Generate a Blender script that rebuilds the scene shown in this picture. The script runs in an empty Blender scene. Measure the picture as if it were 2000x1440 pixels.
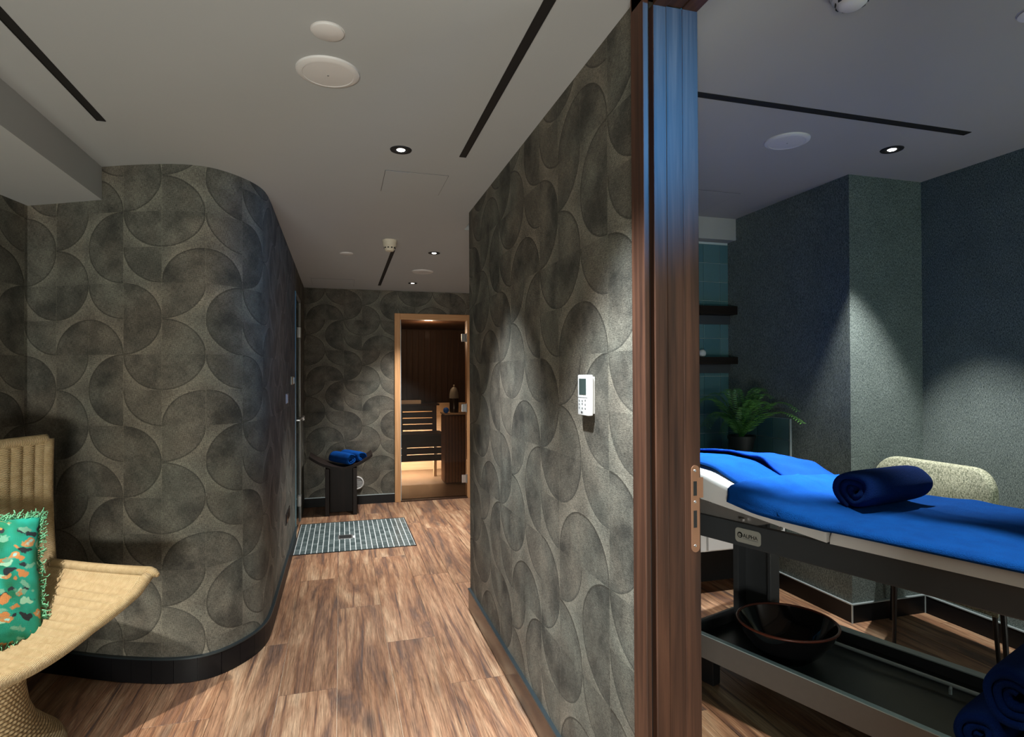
import bpy, bmesh, math, random
import numpy as np
from mathutils import Vector, Matrix
random.seed(7); np.random.seed(7)
scene = bpy.context.scene
COL = scene.collection
R_ = math.radians

# ------------------------------------------------------------------ camera
def make_camera():
    yaw, pitch, roll = .2809, .0071, -.0043
    fw = Vector((math.sin(yaw)*math.cos(pitch), math.cos(yaw)*math.cos(pitch), math.sin(pitch)))
    r0 = Vector((math.cos(yaw), -math.sin(yaw), 0)); u0 = r0.cross(fw)
    r = r0*math.cos(roll) + u0*math.sin(roll); u = u0*math.cos(roll) - r0*math.sin(roll)
    cd = bpy.data.cameras.new('camera'); c = bpy.data.objects.new('camera', cd); COL.objects.link(c)
    m = Matrix((r, u, -fw)).transposed().to_4x4(); m.translation = (0, 0, 1.411)
    c.matrix_world = m
    cd.sensor_width = 36; cd.sensor_fit = 'HORIZONTAL'
    cd.lens = 1158/2000*36; cd.shift_y = 5.26/2000; cd.clip_start = .02
    scene.camera = c
make_camera()

# ------------------------------------------------------------------ view, world, large lights
vs = scene.view_settings
vs.view_transform = 'Standard'; vs.look = 'None'; vs.gamma = 1; vs.use_curve_mapping = False
vs.exposure = 0.0
w = bpy.data.worlds.new('world'); scene.world = w; w.use_nodes = True
w.node_tree.nodes['Background'].inputs[0].default_value = (.85, .95, 1, 1)
w.node_tree.nodes['Background'].inputs[1].default_value = .05

def lamp(kind, name, loc, target, energy, color=(1, 1, 1), size=.05, angle=70, blend=.4, sizey=None):
    l = bpy.data.lights.new(name, kind); l.energy = energy; l.color = color
    if kind == 'SPOT':
        l.spot_size = R_(angle); l.spot_blend = blend; l.shadow_soft_size = size
    elif kind == 'AREA':
        l.size = size
        if sizey: l.shape = 'RECTANGLE'; l.size_y = sizey
    else: l.shadow_soft_size = size
    o = bpy.data.objects.new(name, l); COL.objects.link(o)
    o.location = loc
    o.rotation_euler = (Vector(target)-Vector(loc)).to_track_quat('-Z', 'Y').to_euler()
    return o
WARM = (1, .93, .84); COOL = (.86, .95, 1); NEUT = (1, .98, .95)
# fill lamps added out of view, then the treatment room's blue colour lamp
lamp('AREA', 'lobby_fill', (-.9, -2.5, 1.5), (-.4, 3, 1.5), 8, (1, .93, .76), 2.4, sizey=1.4)  # unseen soft fill added behind the camera
lamp('AREA', 'lobby_upfill', (-.9, -2.3, .35), (-.2, 5.5, 2.4), 138, (1, .985, .90), 1.8, sizey=.5)  # added low fill, lifts the corridor ceiling like floor bounce
lamp('AREA', 'treatment_fill', (2.1, -1.5, 2.3), (2.6, 2.4,   .9), 17, (.55, 1, .93), 1.2, sizey=.8)  # added greenish fill, brightens and tints the textile walls
lamp('AREA', 'treatment_upfill', (2.95, .1, .3), (2.2, 1.3, 2.55), 15, (1, 1, .90), 1.0, sizey=.3)  # added fill from below, brightens the treatment room ceiling
lamp('SPOT', 'blue_colour_lamp', (1.085, .03, 2.33), (.70, 1.34, 2.13), 330, (.01, .36, 1), .03, 40, 1)
# downlights outside the frame
lamp('SPOT', 'downlight_beam', (.22, 1.28, 2.37), (.66, 1.45, 0), 470, (.86, .94, 1), .03, 68, 1)
lamp('SPOT', 'downlight_beam', (-1.28, 1.85, 2.22), (-1.14, 2.48, .6), 300, WARM, .02, 36, .6)
lamp('SPOT', 'downlight_beam', (1.75, 1.15, 2.5), (1.42, 1.5, 0), 260, WARM, .02, 44, .4)
lamp('SPOT', 'downlight_beam', (1.85, 2.38, 2.5), (1.92, 2.45, .9), 800, (.88, .97, 1), .02, 40, .7)

# ------------------------------------------------------------------ helpers
W = {}
def reg(o, parent=None):
    COL.objects.link(o)
    return o
def thing(name, label, cat, loc=(0, 0, 0), rotz=0, group=None):
    o = bpy.data.objects.new(name, None); COL.objects.link(o)
    o.empty_display_size = .05
    o.location = loc; o.rotation_euler = (0, 0, rotz)
    W[o] = Matrix.Translation(loc) @ Matrix.Rotation(rotz, 4, 'Z')
    o['label'] = label; o['category'] = cat
    if group: o['group'] = group
    return o
def tag(o, label, cat, group=None):
    o['label'] = label; o['category'] = cat
    if group: o['group'] = group
    return o
def structure(o):
    o['kind'] = 'structure'; return o

class MB:
    """collects shapes, in world space, into one mesh"""
    def __init__(s): s.v = []; s.f = []; s.uv = []; s.T = None; s.lat = False
    def add(s, vs, fs, uvs=None):
        k = len(s.v)
        if s.T is not None: vs = [tuple(s.T @ Vector(p)) for p in vs]
        s.v += [tuple(p) for p in vs]
        for i, f in enumerate(fs):
            s.f.append(tuple(a+k for a in f))
            s.uv.append([uvs[a] for a in f] if uvs else [(0, 0)]*len(f))
        return s
    def box(s, x0, x1, y0, y1, z0, z1, b=0, M=None):
        if b <= 0:
            vs = [(x, y, z) for z in (z0, z1) for y in (y0, y1) for x in (x0, x1)]
            fs = [(0, 2, 3, 1), (4, 5, 7, 6), (0, 1, 5, 4), (2, 6, 7, 3), (0, 4, 6, 2), (1, 3, 7, 5)]
        else:
            b = min(b, .49*min(x1-x0, y1-y0, z1-z0))
            bm = bmesh.new(); bmesh.ops.create_cube(bm, size=1)
            for v in bm.verts:
                v.co = Vector(((x0+x1)/2+v.co.x*(x1-x0), (y0+y1)/2+v.co.y*(y1-y0), (z0+z1)/2+v.co.z*(z1-z0)))
            bmesh.ops.bevel(bm, geom=bm.edges[:], offset=b, segments=2, profile=.6, affect='EDGES')
            bm.verts.index_update()
            vs = [tuple(v.co) for v in bm.verts]; fs = [[v.index for v in f.verts] for f in bm.faces]; bm.free()
        if M is not None: vs = [tuple(M @ Vector(p)) for p in vs]
        return s.add(vs, fs)
    def grid(s, fn, nu, nv, closeu=False, closev=False, uvfn=None):
        vs = []; uv = []
        for j in range(nv+1):
            for i in range(nu+1):
                a, b = i/nu, j/nv
                vs.append(tuple(fn(a, b))); uv.append(uvfn(a, b) if uvfn else (a, b))
        fs = [(j*(nu+1)+i, j*(nu+1)+i+1, (j+1)*(nu+1)+i+1, (j+1)*(nu+1)+i) for j in range(nv) for i in range(nu)]
        return s.add(vs, fs, uv)
    def lathe(s, prof, c=(0, 0, 0), seg=32, uvs=1):
        vs = []; fs = []; uv = []
        n = len(prof)
        s.lat = True
        for i in range(seg+1):
            a = 2*math.pi*(i % seg)/seg
            for k, (r, z) in enumerate(prof):
                vs.append((c[0]+r*math.cos(a), c[1]+r*math.sin(a), c[2]+z)); uv.append((i/seg, k/max(1, n-1)))
        for i in range(seg):
            j = i+1
            for k in range(n-1): fs.append((i*n+k, j*n+k, j*n+k+1, i*n+k+1))
        return s.add(vs, fs, uv)
    def tube(s, path, r, seg=10, cap=True, rfn=None, flat=None):
        path = [Vector(p) for p in path]; n = len(path); vs = []; uv = []; L = 0
        prev = None
        for i, p in enumerate(path):
            t = (path[min(i+1, n-1)]-path[max(i-1, 0)]).normalized()
            if prev is None:
                a = Vector((0, 0, 1)) if abs(t.z) < .9 else Vector((1, 0, 0))
                x = t.cross(a).normalized()
            else: x = (prev - t*prev.dot(t)).normalized()
            y = t.cross(x); prev = x
            if i: L += (p-path[i-1]).length
            rr = rfn(i/(n-1)) if rfn else r
            for k in range(seg):
                a = 2*math.pi*k/seg
                vs.append(tuple(p + x*rr*math.cos(a) + y*rr*math.sin(a))); uv.append((k/seg, L))
        fs = [(i*seg+k, i*seg+(k+1) % seg, (i+1)*seg+(k+1) % seg, (i+1)*seg+k) for i in range(n-1) for k in range(seg)]
        if cap: fs += [tuple(range(seg))[::-1], tuple((n-1)*seg+k for k in range(seg))]
        return s.add(vs, fs, uv)
    def prism(s, poly, z0, z1):
        n = len(poly)
        vs = [(x, y, z0) for x, y in poly] + [(x, y, z1) for x, y in poly]
        fs = [tuple(range(n))[::-1], tuple(range(n, 2*n))] + [(i, (i+1) % n, n+(i+1) % n, n+i) for i in range(n)]
        return s.add(vs, fs)
    def mesh(s, name, inv=None, smooth=False, weld=0):
        me = bpy.data.meshes.new(name)
        me.from_pydata(s.v, [], s.f)
        ul = me.uv_layers.new(name='UVMap')
        flat = [c for f in s.uv for p in f for c in p]
        ul.data.foreach_set('uv', flat)
        if inv is not None: me.transform(inv)
        bm = bmesh.new(); bm.from_mesh(me)
        if s.lat and not weld: weld = 1e-6
        if weld: bmesh.ops.remove_doubles(bm, verts=bm.verts[:], dist=weld)
        bmesh.ops.recalc_face_normals(bm, faces=bm.faces[:])
        bm.to_mesh(me); bm.free()
        if smooth:
            me.shade_smooth()
            if smooth != 'all':
                try: me.set_sharp_from_angle(angle=R_(smooth if smooth is not True else 40))
                except Exception: pass
        return me
    def build(s, name, mat, parent=None, smooth=False, weld=0, loc=None, at=None):
        inv = None
        if parent is not None: inv = W[parent].inverted()
        elif loc is not None: inv = Matrix.Translation(loc).inverted()
        me = s.mesh(name, inv, smooth, weld)
        if mat: me.materials.append(mat)
        o = bpy.data.objects.new(name, me); COL.objects.link(o)
        if parent is not None:
            o.parent = parent; W[o] = W[parent].copy()
        else:
            if at is not None: loc = at
            if loc is not None: o.location = loc
            W[o] = Matrix.Translation(loc or (0, 0, 0))
        return o
def inst(name, me, parent, loc, rot=(0, 0, 0), scl=(1, 1, 1)):
    """a piece sharing mesh data, placed in world space under parent (parent unrotated unless local wanted)"""
    o = bpy.data.objects.new(name, me); COL.objects.link(o); o.parent = parent
    m = W[parent].inverted() @ Matrix.LocRotScale(Vector(loc), __import__('mathutils').Euler(rot), Vector(scl))
    l, q, s_ = m.decompose(); o.location = l; o.rotation_euler = q.to_euler(); o.scale = s_
    return o
def copy_tree(root, loc, rotz=0, label=None, shift=None):
    c = root.copy(); COL.objects.link(c); c.location = loc; c.rotation_euler = (0, 0, rotz)
    W[c] = Matrix.Translation(loc) @ Matrix.Rotation(rotz, 4, 'Z')
    if label: c['label'] = label
    for ch in list(root.children):
        k = ch.copy(); COL.objects.link(k); k.parent = c
        for g in list(ch.children):
            h = g.copy(); COL.objects.link(h); h.parent = k
    return c
def catmull(P, n=10):
    P = [np.array(p, float) for p in P]; Q = []
    for i in range(len(P)-1):
        a = P[max(i-1, 0)]; b = P[i]; c = P[i+1]; e = P[min(i+2, len(P)-1)]
        for k in range(n):
            t = k/n; Q.append(.5*(2*b+(c-a)*t+(2*a-5*b+4*c-e)*t*t+(3*b-a-3*c+e)*t**3))
    Q.append(P[-1]); return Q

# ------------------------------------------------------------------ materials
class Nd:
    def __init__(s, name):
        s.m = bpy.data.materials.new(name); s.m.use_nodes = True
        s.t = s.m.node_tree; s.p = s.t.nodes['Principled BSDF']
        s.out = s.t.nodes['Material Output']
    def new(s, typ, **k):
        n = s.t.nodes.new(typ)
        for a, v in k.items(): setattr(n, a, v)
        return n
    def put(s, sock, v):
        if isinstance(v, bpy.types.NodeSocket): s.t.links.new(v, sock)
        elif isinstance(v, (tuple, list)) and sock.type == 'RGBA': sock.default_value = tuple(v)+((1,) if len(v) == 3 else ())
        else: sock.default_value = v
    def math(s, op, a, b=0.0, c=None, clamp=False):
        n = s.new('ShaderNodeMath', operation=op, use_clamp=clamp)
        s.put(n.inputs[0], a); s.put(n.inputs[1], b)
        if c is not None: s.put(n.inputs[2], c)
        return n.outputs[0]
    def mix(s, f, a, b, blend='MIX'):
        n = s.new('ShaderNodeMix', data_type='RGBA', blend_type=blend)
        s.put(n.inputs[0], f); s.put(n.inputs[6], a); s.put(n.inputs[7], b); return n.outputs[2]
    def coord(s, which='Object'): return s.new('ShaderNodeTexCoord').outputs[which]
    def mapping(s, v, scale=(1, 1, 1), loc=(0, 0, 0), rot=(0, 0, 0)):
        n = s.new('ShaderNodeMapping'); s.put(n.inputs[0], v); n.inputs['Scale'].default_value = scale
        s.put(n.inputs['Location'], loc); n.inputs['Rotation'].default_value = rot; return n.outputs[0]
    def noise(s, v, scale, detail=4, rough=.55, dist=0, out=0):
        n = s.new('ShaderNodeTexNoise'); s.put(n.inputs['Vector'], v); n.inputs['Scale'].default_value = scale
        n.inputs['Detail'].default_value = detail; n.inputs['Roughness'].default_value = rough; n.inputs['Distortion'].default_value = dist
        return n.outputs[out]
    def wave(s, v, scale, axis='X', dist=0, detail=0, typ='BANDS', dscale=1):
        n = s.new('ShaderNodeTexWave', wave_type=typ); 
        if typ == 'BANDS': n.bands_direction = axis
        s.put(n.inputs['Vector'], v); n.inputs['Scale'].default_value = scale; n.inputs['Distortion'].default_value = dist
        n.inputs['Detail'].default_value = detail; n.inputs['Detail Scale'].default_value = dscale; return n.outputs['Fac']
    def voronoi(s, v, scale, feature='F1', out='Distance', rand=1.0):
        n = s.new('ShaderNodeTexVoronoi', feature=feature); s.put(n.inputs['Vector'], v); n.inputs['Scale'].default_value = scale
        n.inputs['Randomness'].default_value = rand
        return n.outputs[out]
    def ramp(s, f, stops, interp='LINEAR'):
        n = s.new('ShaderNodeValToRGB'); s.put(n.inputs[0], f); e = n.color_ramp; e.interpolation = interp
        while len(e.elements) < len(stops): e.elements.new(.5)
        for i, (p, c) in enumerate(stops):
            e.elements[i].position = p; e.elements[i].color = tuple(c)+((1,) if len(c) == 3 else ())
        return n.outputs[0]
    def rng(s, v, a, b, c=0., d=1.):
        n = s.new('ShaderNodeMapRange'); s.put(n.inputs[0], v)
        for i, x in enumerate((a, b, c, d)): n.inputs[i+1].default_value = x
        return n.outputs[0]
    def sep(s, v):
        n = s.new('ShaderNodeSeparateXYZ'); s.put(n.inputs[0], v); return n.outputs
    def comb(s, x, y, z=0.):
        n = s.new('ShaderNodeCombineXYZ'); s.put(n.inputs[0], x); s.put(n.inputs[1], y); s.put(n.inputs[2], z); return n.outputs[0]
    def bump(s, h, strength=.3, dist=.01):
        n = s.new('ShaderNodeBump'); n.inputs['Strength'].default_value = strength; n.inputs['Distance'].default_value = dist
        s.put(n.inputs['Height'], h); s.put(s.p.inputs['Normal'], n.outputs[0]); return n.outputs[0]
    def set(s, col=None, rough=None, metal=None, **k):
        if col is not None: s.put(s.p.inputs['Base Color'], col)
        if rough is not None: s.put(s.p.inputs['Roughness'], rough)
        if metal is not None: s.put(s.p.inputs['Metallic'], metal)
        for a, v in k.items(): s.put(s.p.inputs[a.replace('_', ' ')], v)
        return s.m
def hexc(r, g, b):
    f = lambda c: ((c/255+.055)/1.055)**2.4 if c > 10 else c/255/12.92
    return (f(r), f(g), f(b))

def m_plain(name, col, rough=.5, metal=0, var=.06, scale=30, bump=0.):
    n = Nd(name); o = n.coord(); f = n.noise(o, scale, 3)
    c = n.mix(f, tuple(x*(1-var) for x in col), tuple(min(1, x*(1+var)) for x in col))
    n.set(c, rough, metal)
    if bump: n.bump(f, bump, .002)
    return n.m
def m_emit(name, col, strength):
    n = Nd(name); n.set((0, 0, 0), .5); n.put(n.p.inputs['Emission Color'], col); n.p.inputs['Emission Strength'].default_value = strength
    return n.m
def m_wallpaper(name, u0, v0, cw, ch):
    n = Nd(name); uvz = n.sep(n.coord('UV'))
    up = n.math('DIVIDE', n.math('SUBTRACT', uvz[0], u0), cw)
    vp = n.math('DIVIDE', n.math('SUBTRACT', v0, uvz[1]), ch)
    wob = n.noise(n.comb(uvz[0], uvz[1]), 9, 2)
    i = n.math('FLOOR', up); j = n.math('FLOOR', vp)
    fx = n.math('FRACT', up); fy = n.math('FRACT', vp)
    jj = n.math('FLOOR', n.math('DIVIDE', j, 2.))
    ip = n.math('FLOORED_MODULO', n.math('ADD', i, n.math('MULTIPLY', jj, 3.)), 6.)
    jp = n.math('FLOORED_MODULO', j, 2.)
    idx = n.math('DIVIDE', n.math('ADD', n.math('ADD', ip, n.math('MULTIPLY', jp, 6.)), .5), 12.)
    T = [(0, 0, .75), (1, 1, .2), (1, 0, .2), (0, 0, .3), (1, 0, .85), (0, 1, .1),
         (0, 1, 1), (1, 0, .3), (1, 0, .8), (1, 1, .15), (0, 1, .35), (0, 0, .3)]
    rc = n.sep(n.ramp(idx, [(k/12, t) for k, t in enumerate(T)], 'CONSTANT'))
    dx = n.math('SUBTRACT', fx, rc[0]); dy = n.math('SUBTRACT', fy, rc[1])
    d = n.math('SQRT', n.math('ADD', n.math('MULTIPLY', dx, dx), n.math('MULTIPLY', dy, dy)))
    d = n.math('ADD', d, n.math('MULTIPLY', n.math('SUBTRACT', wob, .5), .03))
    ins = n.math('MULTIPLY', n.rng(d, .995, .965), n.rng(n.noise(n.comb(uvz[0], uvz[1], 4.), 5.5, 3, .6), .34, .6, .45, 1.)); line = n.math('SUBTRACT', n.rng(d, 1.012, .995), n.rng(d, .99, .955))
    o2 = n.comb(uvz[0], uvz[1])
    cloud = n.noise(o2, 7, 4, .6)
    weave1 = n.noise(n.mapping(o2, (420, 60, 1)), 1, 2); weave2 = n.noise(n.mapping(o2, (60, 420, 1)), 1, 2)
    weave = n.math('MULTIPLY', n.math('ADD', weave1, weave2), .5)
    speck = n.noise(o2, 330, 2)
    disc = n.mix(n.rng(cloud, .36, .66), (.030, .030, .027), (.104, .100, .087))
    disc = n.mix(n.math('MULTIPLY', rc[2], .55), disc, (.105, .100, .085))
    # discs are inked darker towards their rim
    disc = n.mix(n.math('MULTIPLY', n.rng(d, .45, 1.0), n.math('SUBTRACT', .34, n.math('MULTIPLY', rc[2], .2))), disc, (.028, .028, .026))
    bg = n.mix(n.rng(cloud, .3, .7), (.118, .112, .096), (.190, .180, .152))
    bg = n.mix(n.rng(d, 1.02, 1.36), bg, (.10, .095, .082))
    c = n.mix(ins, bg, disc)
    c = n.mix(n.math('MULTIPLY', line, .8), c, (.018, .018, .016))
    # printed seams between the squares
    e = n.math('MINIMUM', n.math('MINIMUM', fx, n.math('SUBTRACT', 1., fx)), 1.)
    c = n.mix(n.math('MULTIPLY', n.rng(e, .012, .0), .35), c, (.2, .19, .15))
    wv = n.rng(n.math('ADD', n.math('MULTIPLY', weave, .6), n.math('MULTIPLY', speck, .4)), .38, .62, .30, 1.75)
    c = n.mix(1., c, n.comb(wv, wv, wv), 'MULTIPLY')
    hue = n.rng(n.noise(n.comb(uvz[0], uvz[1], 9.), 2.6, 3, .6), .38, .62)
    c = n.mix(1., c, n.mix(hue, (1.05, .985, .90), (.95, 1.0, .955)), 'MULTIPLY')
    n.set(c, .7); n.p.inputs['Specular IOR Level'].default_value = .3
    h = n.math('ADD', n.math('MULTIPLY', ins, -.5), n.math('MULTIPLY', weave, .7))
    n.bump(h, .5, .003)
    return n.m
def m_textile(name, dark, light, k=1.0):
    n = Nd(name); o = n.mapping(n.coord(), (k, k, k))
    a = n.noise(n.mapping(o, (140, 140, 330)), 1, 2); b = n.noise(n.mapping(o, (330, 330, 90)), 1, 2); c0 = n.noise(o, 6, 3)
    f = n.math('MULTIPLY', n.math('ADD', a, b), .5)
    c = n.mix(n.rng(f, .40, .62), dark, light)
    c = n.mix(n.rng(c0, .3, .7, .0, .25), c, dark)
    n.set(c, .85); n.bump(f, .45, .003); return n.m
def m_plank():
    n = Nd('oak_plank'); o = n.coord('Object'); oi = n.new('ShaderNodeObjectInfo').outputs['Random']
    off = n.comb(n.math('MULTIPLY', oi, 37.), n.math('MULTIPLY', oi, 91.), n.math('MULTIPLY', oi, 13.))
    vv = n.new('ShaderNodeVectorMath', operation='ADD'); n.put(vv.inputs[0], o); n.put(vv.inputs[1], off); v = vv.outputs[0]
    big = n.noise(n.mapping(v, (6, .9, 1)), 1, 5, .62, 1.2)
    band = n.noise(n.mapping(v, (22, .9, 1)), 1, 4, .6, .8)
    grain = n.noise(n.mapping(v, (210, 7, 1)), 1, 4, .7, .4)
    fine = n.noise(n.mapping(v, (480, 40, 1)), 1, 2)
    knot = n.voronoi(n.mapping(v, (4.6, 1.25, 1)), 1, rand=1)
    c = n.ramp(big, [(.25, (.10, .062, .047)), (.38, (.195, .100, .058)), (.50, (.305, .172, .098)), (.60, (.40, .255, .152)), (.75, (.45, .32, .21))])
    c = n.mix(n.rng(band, .44, .64, 0, .8), c, (.20, .082, .036))
    c = n.mix(n.rng(band, .56, .70, 0, .9), c, (.075, .056, .050))
    c = n.mix(n.rng(big, .46, .30, 0, .75), c, (.085, .062, .052))
    c = n.mix(n.rng(knot, .16, .02, 0, .85), c, (.05, .04, .037))
    g = n.rng(grain, .32, .68, .50, 1.38)
    c = n.mix(1., c, n.comb(g, g, g), 'MULTIPLY')
    t = n.rng(oi, 0, 1, .85, 1.12); c = n.mix(1., c, n.comb(t, t, t), 'MULTIPLY')
    n.set(c, n.rng(grain, .2, .8, .38, .55)); n.p.inputs['Specular IOR Level'].default_value = .4
    n.bump(n.math('ADD', grain, n.math('MULTIPLY', fine, .5)), .25, .002)
    return n.m
def m_wood(name, dark, light, axis='z', rough=.45, scale=1.0):
    n = Nd(name); o = n.coord()
    sc = {'z': (60, 60, 2.2), 'y': (60, 2.2, 60), 'x': (2.2, 60, 60)}[axis]
    sc2 = {'z': (9, 9, .7), 'y': (9, .7, 9), 'x': (.7, 9, 9)}[axis]
    g = n.noise(n.mapping(o, tuple(a*scale for a in sc)), 1, 4, .6, .4); b = n.noise(n.mapping(o, tuple(a*scale for a in sc2)), 1, 3, .55, .8)
    f = n.math('ADD', n.math('MULTIPLY', g, .5), n.math('MULTIPLY', b, .5))
    c = n.ramp(f, [(.33, dark), (.52, tuple((a+b_)/2 for a, b_ in zip(dark, light))), (.66, light)])
    n.set(c, rough); n.bump(g, .15, .001); n.p.inputs['Specular IOR Level'].default_value = .25; return n.m
def m_terry(name, col, col2):
    n = Nd(name); o = n.coord(); f = n.noise(o, 260, 3, .7); g = n.noise(o, 14, 3)
    c = n.mix(f, tuple(x*.6 for x in col), tuple(min(1, x*1.35) for x in col)); c = n.mix(n.rng(g, .35, .7, 0, .55), c, col2)
    n.set(c, .95); n.p.inputs['Specular IOR Level'].default_value = .1
    n.p.inputs['Sheen Weight'].default_value = .06; n.p.inputs['Sheen Tint'].default_value = (.05, .3, 1, 1)
    n.bump(f, .9, .006); return n.m
def m_wicker(name, su=1, sv=1):
    """uv: u across the strands' run (m), v along (m)"""
    n = Nd(name); uv = n.coord('UV'); s_ = n.sep(uv)
    row = n.math('MULTIPLY', s_[1], sv); k = n.math('FLOOR', row); fr = n.math('FRACT', row)
    ph = n.math('ADD', n.math('MULTIPLY', s_[0], su), n.math('MULTIPLY', k, .5))
    over = n.math('SINE', n.math('MULTIPLY', ph, 6.2832))
    prof = n.math('SINE', n.math('MULTIPLY', fr, 3.1416))
    h = n.math('ADD', prof, n.math('MULTIPLY', over, .35))
    nz = n.noise(n.comb(n.math('MULTIPLY', k, 3.7), n.math('MULTIPLY', s_[0], 4.)), 1, 3); nz2 = n.noise(n.coord(), 40, 3)
    c = n.mix(nz, (.46, .32, .155), (.70, .54, .30)); c = n.mix(n.rng(nz2, .4, .75, 0, .6), c, (.78, .63, .38))
    c = n.mix(n.rng(prof, .05, .6, .9, 0), c, (.12, .07, .03))
    n.set(c, .55); n.bump(h, .9, .004); return n.m
def m_glass(name, tint, mixg=.12, rough=0):
    n = Nd(name)
    tr = n.new('ShaderNodeBsdfTransparent'); n.put(tr.inputs[0], tint); gl = n.new('ShaderNodeBsdfGlossy'); gl.inputs['Roughness'].default_value = rough+.02
    fr = n.new('ShaderNodeFresnel'); fr.inputs[0].default_value = 1.45
    mx = n.new('ShaderNodeMixShader'); n.put(mx.inputs[0], n.math('MULTIPLY', fr.outputs[0], .8)); n.put(mx.inputs[1], tr.outputs[0]); n.put(mx.inputs[2], gl.outputs[0])
    n.t.links.new(mx.outputs[0], n.out.inputs[0]); return n.m

M = {}
M['ceiling'] = m_plain('ceiling_paint', (.41, .435, .44), .9, var=.02, scale=4)
M['ceiling_room'] = m_plain('treatment_ceiling_paint', (.38, .38, .355), .9, var=.02, scale=4)
M['white'] = m_plain('white_plastic', (.64, .64, .63), .4, var=.02)
M['cream'] = m_plain('cream_plastic', (.62, .58, .46), .45, var=.04)
M['black'] = m_plain('matt_black', (.006, .006, .006), .7)
M['ring'] = m_plain('black_trim_ring', (.008, .008, .008), .8)
M['glow'] = m_emit('lamp_lens', (1, .97, .92), 14)
M['plank'] = m_plank()
M['subfloor'] = m_plain('joint_filler', (.55, .42, .30), .8)
M['base_tile'] = m_plain('black_base_tile', (.005, .005, .006), .45)
M['base_tile'].node_tree.nodes['Principled BSDF'].inputs['Specular IOR Level'].default_value = .25
M['base_grout'] = m_plain('base_grout', (.05, .05, .05), .7)
M['base_brown'] = m_plain('dark_skirting', (.030, .022, .017), .18)
M['alu'] = m_plain('brushed_aluminium', (.40, .47, .49), .4, .35)
M['alu_blue'] = m_plain('bluish_metal_trim', (.055, .075, .085), .35, .7)
M['rod'] = m_plain('pale_painted_metal', (.42, .54, .57), .4, .1)
M['steel'] = m_plain('satin_steel', (.62, .62, .62), .3, .9)
M['frame_steel'] = m_plain('grey_door_profile', (.30, .31, .31), .45, .6)
M['walnut'] = m_wood('walnut_frame', (.013, .0065, .0048), (.100, .043, .024), 'z', .5)
M['walnut_y'] = m_wood('walnut_frame_long', (.018, .009, .0065), (.086, .040, .023), 'y')
M['walnut_x'] = m_wood('dark_shelf_wood', (.006, .004, .003), (.018, .011, .008), 'x')
M['bronze'] = m_plain('bronze_metal', (.30, .15, .085), .45, .45)
M['pine'] = m_wood('sauna_door_pine', (.42, .20, .08), (.68, .40, .20), 'z', .5)
M['pine_x'] = m_wood('sauna_door_pine_head', (.42, .20, .08), (.68, .40, .20), 'x', .5)
M['thermo'] = m_wood('thermo_wood', (.020, .009, .005), (.062, .028, .015), 'x', .55)
M['thermo_z'] = m_wood('thermo_wood_upright', (.028, .013, .008), (.085, .042, .022), 'z', .55)
M['panel_z'] = m_wood('sauna_panel', (.15, .07, .035), (.36, .18, .09), 'z', .55)
M['aspen'] = m_wood('pale_aspen', (.60, .42, .25), (.80, .63, .44), 'x', .5)
M['sauna_floor'] = m_plain('sauna_floor_tile', (.20, .14, .09), .45, var=.2, scale=9)
M['headrest'] = m_wood('pale_headrest_wood', (.75, .62, .46), (.88, .78, .62), 'x', .5)
M['wenge'] = m_wood('wenge_stool', (.006, .004, .003), (.022, .012, .009), 'z', .5)
M['wenge'].node_tree.nodes['Principled BSDF'].inputs['Specular IOR Level'].default_value = .25
M['towel'] = m_terry('royal_blue_terry', (.001, .057, .27), (.001, .034, .18))
M['towel_mid'] = m_terry('mid_blue_terry', (.001, .040, .26), (.001, .028, .19))
M['towel_dark'] = m_terry('navy_blue_terry', (.001, .013, .085), (.001, .008, .055))
M['leather'] = m_plain('white_leatherette', (.82, .81, .79), .35, var=.03, scale=12, bump=.08)
M['bed_grey'] = m_plain('graphite_frame', (.060, .066, .072), .42, .25)
M['tray_grey'] = m_plain('grey_tray_metal', (.20, .19, .18), .42, .3)
M['tray_in'] = m_plain('dark_tray_liner', (.030, .036, .037), .33, .2)
M['badge'] = m_plain('pale_badge', (.34, .34, .30), .5)
M['ink'] = m_plain('black_ink', (.006, .006, .006), .5)
M['bowl'] = m_plain('black_lacquer', (.006, .006, .007), .08)
M['rim'] = m_plain('russet_rim', (.11, .028, .016), .3)
M['pot'] = m_plain('black_pot', (.012, .013, .014), .55)
M['soil'] = m_plain('dark_soil', (.02, .014, .01), .95, var=.4, scale=90)
M['metal_black'] = m_plain('black_steel', (.010, .010, .011), .4, .3)
M['counter'] = m_plain('white_counter', (.75, .75, .73), .3)
M['sphere'] = m_plain('pale_stone_ball', (.52, .55, .56), .6)
M['blue_ball'] = m_plain('bright_blue_plastic', (.02, .20, 1.0), .3)
M['lcd'] = m_plain('lcd_screen', (.045, .065, .06), .15)
M['beige_plate'] = m_plain('pinkish_switch_plate', (.42, .30, .26), .4)
M['amber_plate'] = m_plain('amber_plate', (.50, .33, .16), .4)
M['glass_dark'] = m_glass('smoked_sauna_glass', (.80, .72, .65))
M['glass_clear'] = m_glass('greenish_shower_glass', (.60, .74, .72))
M['glass_edge'] = m_plain('glass_edge', (.13, .22, .23), .25)
def m_leaf():
    n = Nd('fern_leaf'); o = n.coord(); f = n.noise(o, 18, 3); g = n.new('ShaderNodeObjectInfo').outputs['Random']
    c = n.mix(f, (.035, .15, .022), (.14, .36, .06)); c = n.mix(n.math('MULTIPLY', g, .5), c, (.012, .07, .04))
    n.set(c, .45); return n.m
M['leaf'] = m_leaf()
def m_mosaic():
    n = Nd('mosaic_tile'); g = n.new('ShaderNodeObjectInfo').outputs['Random']
    n.set(n.mix(g, (.040, .060, .062), (.105, .135, .135)), .28); return n.m
M['mosaic'] = m_mosaic()
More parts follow.
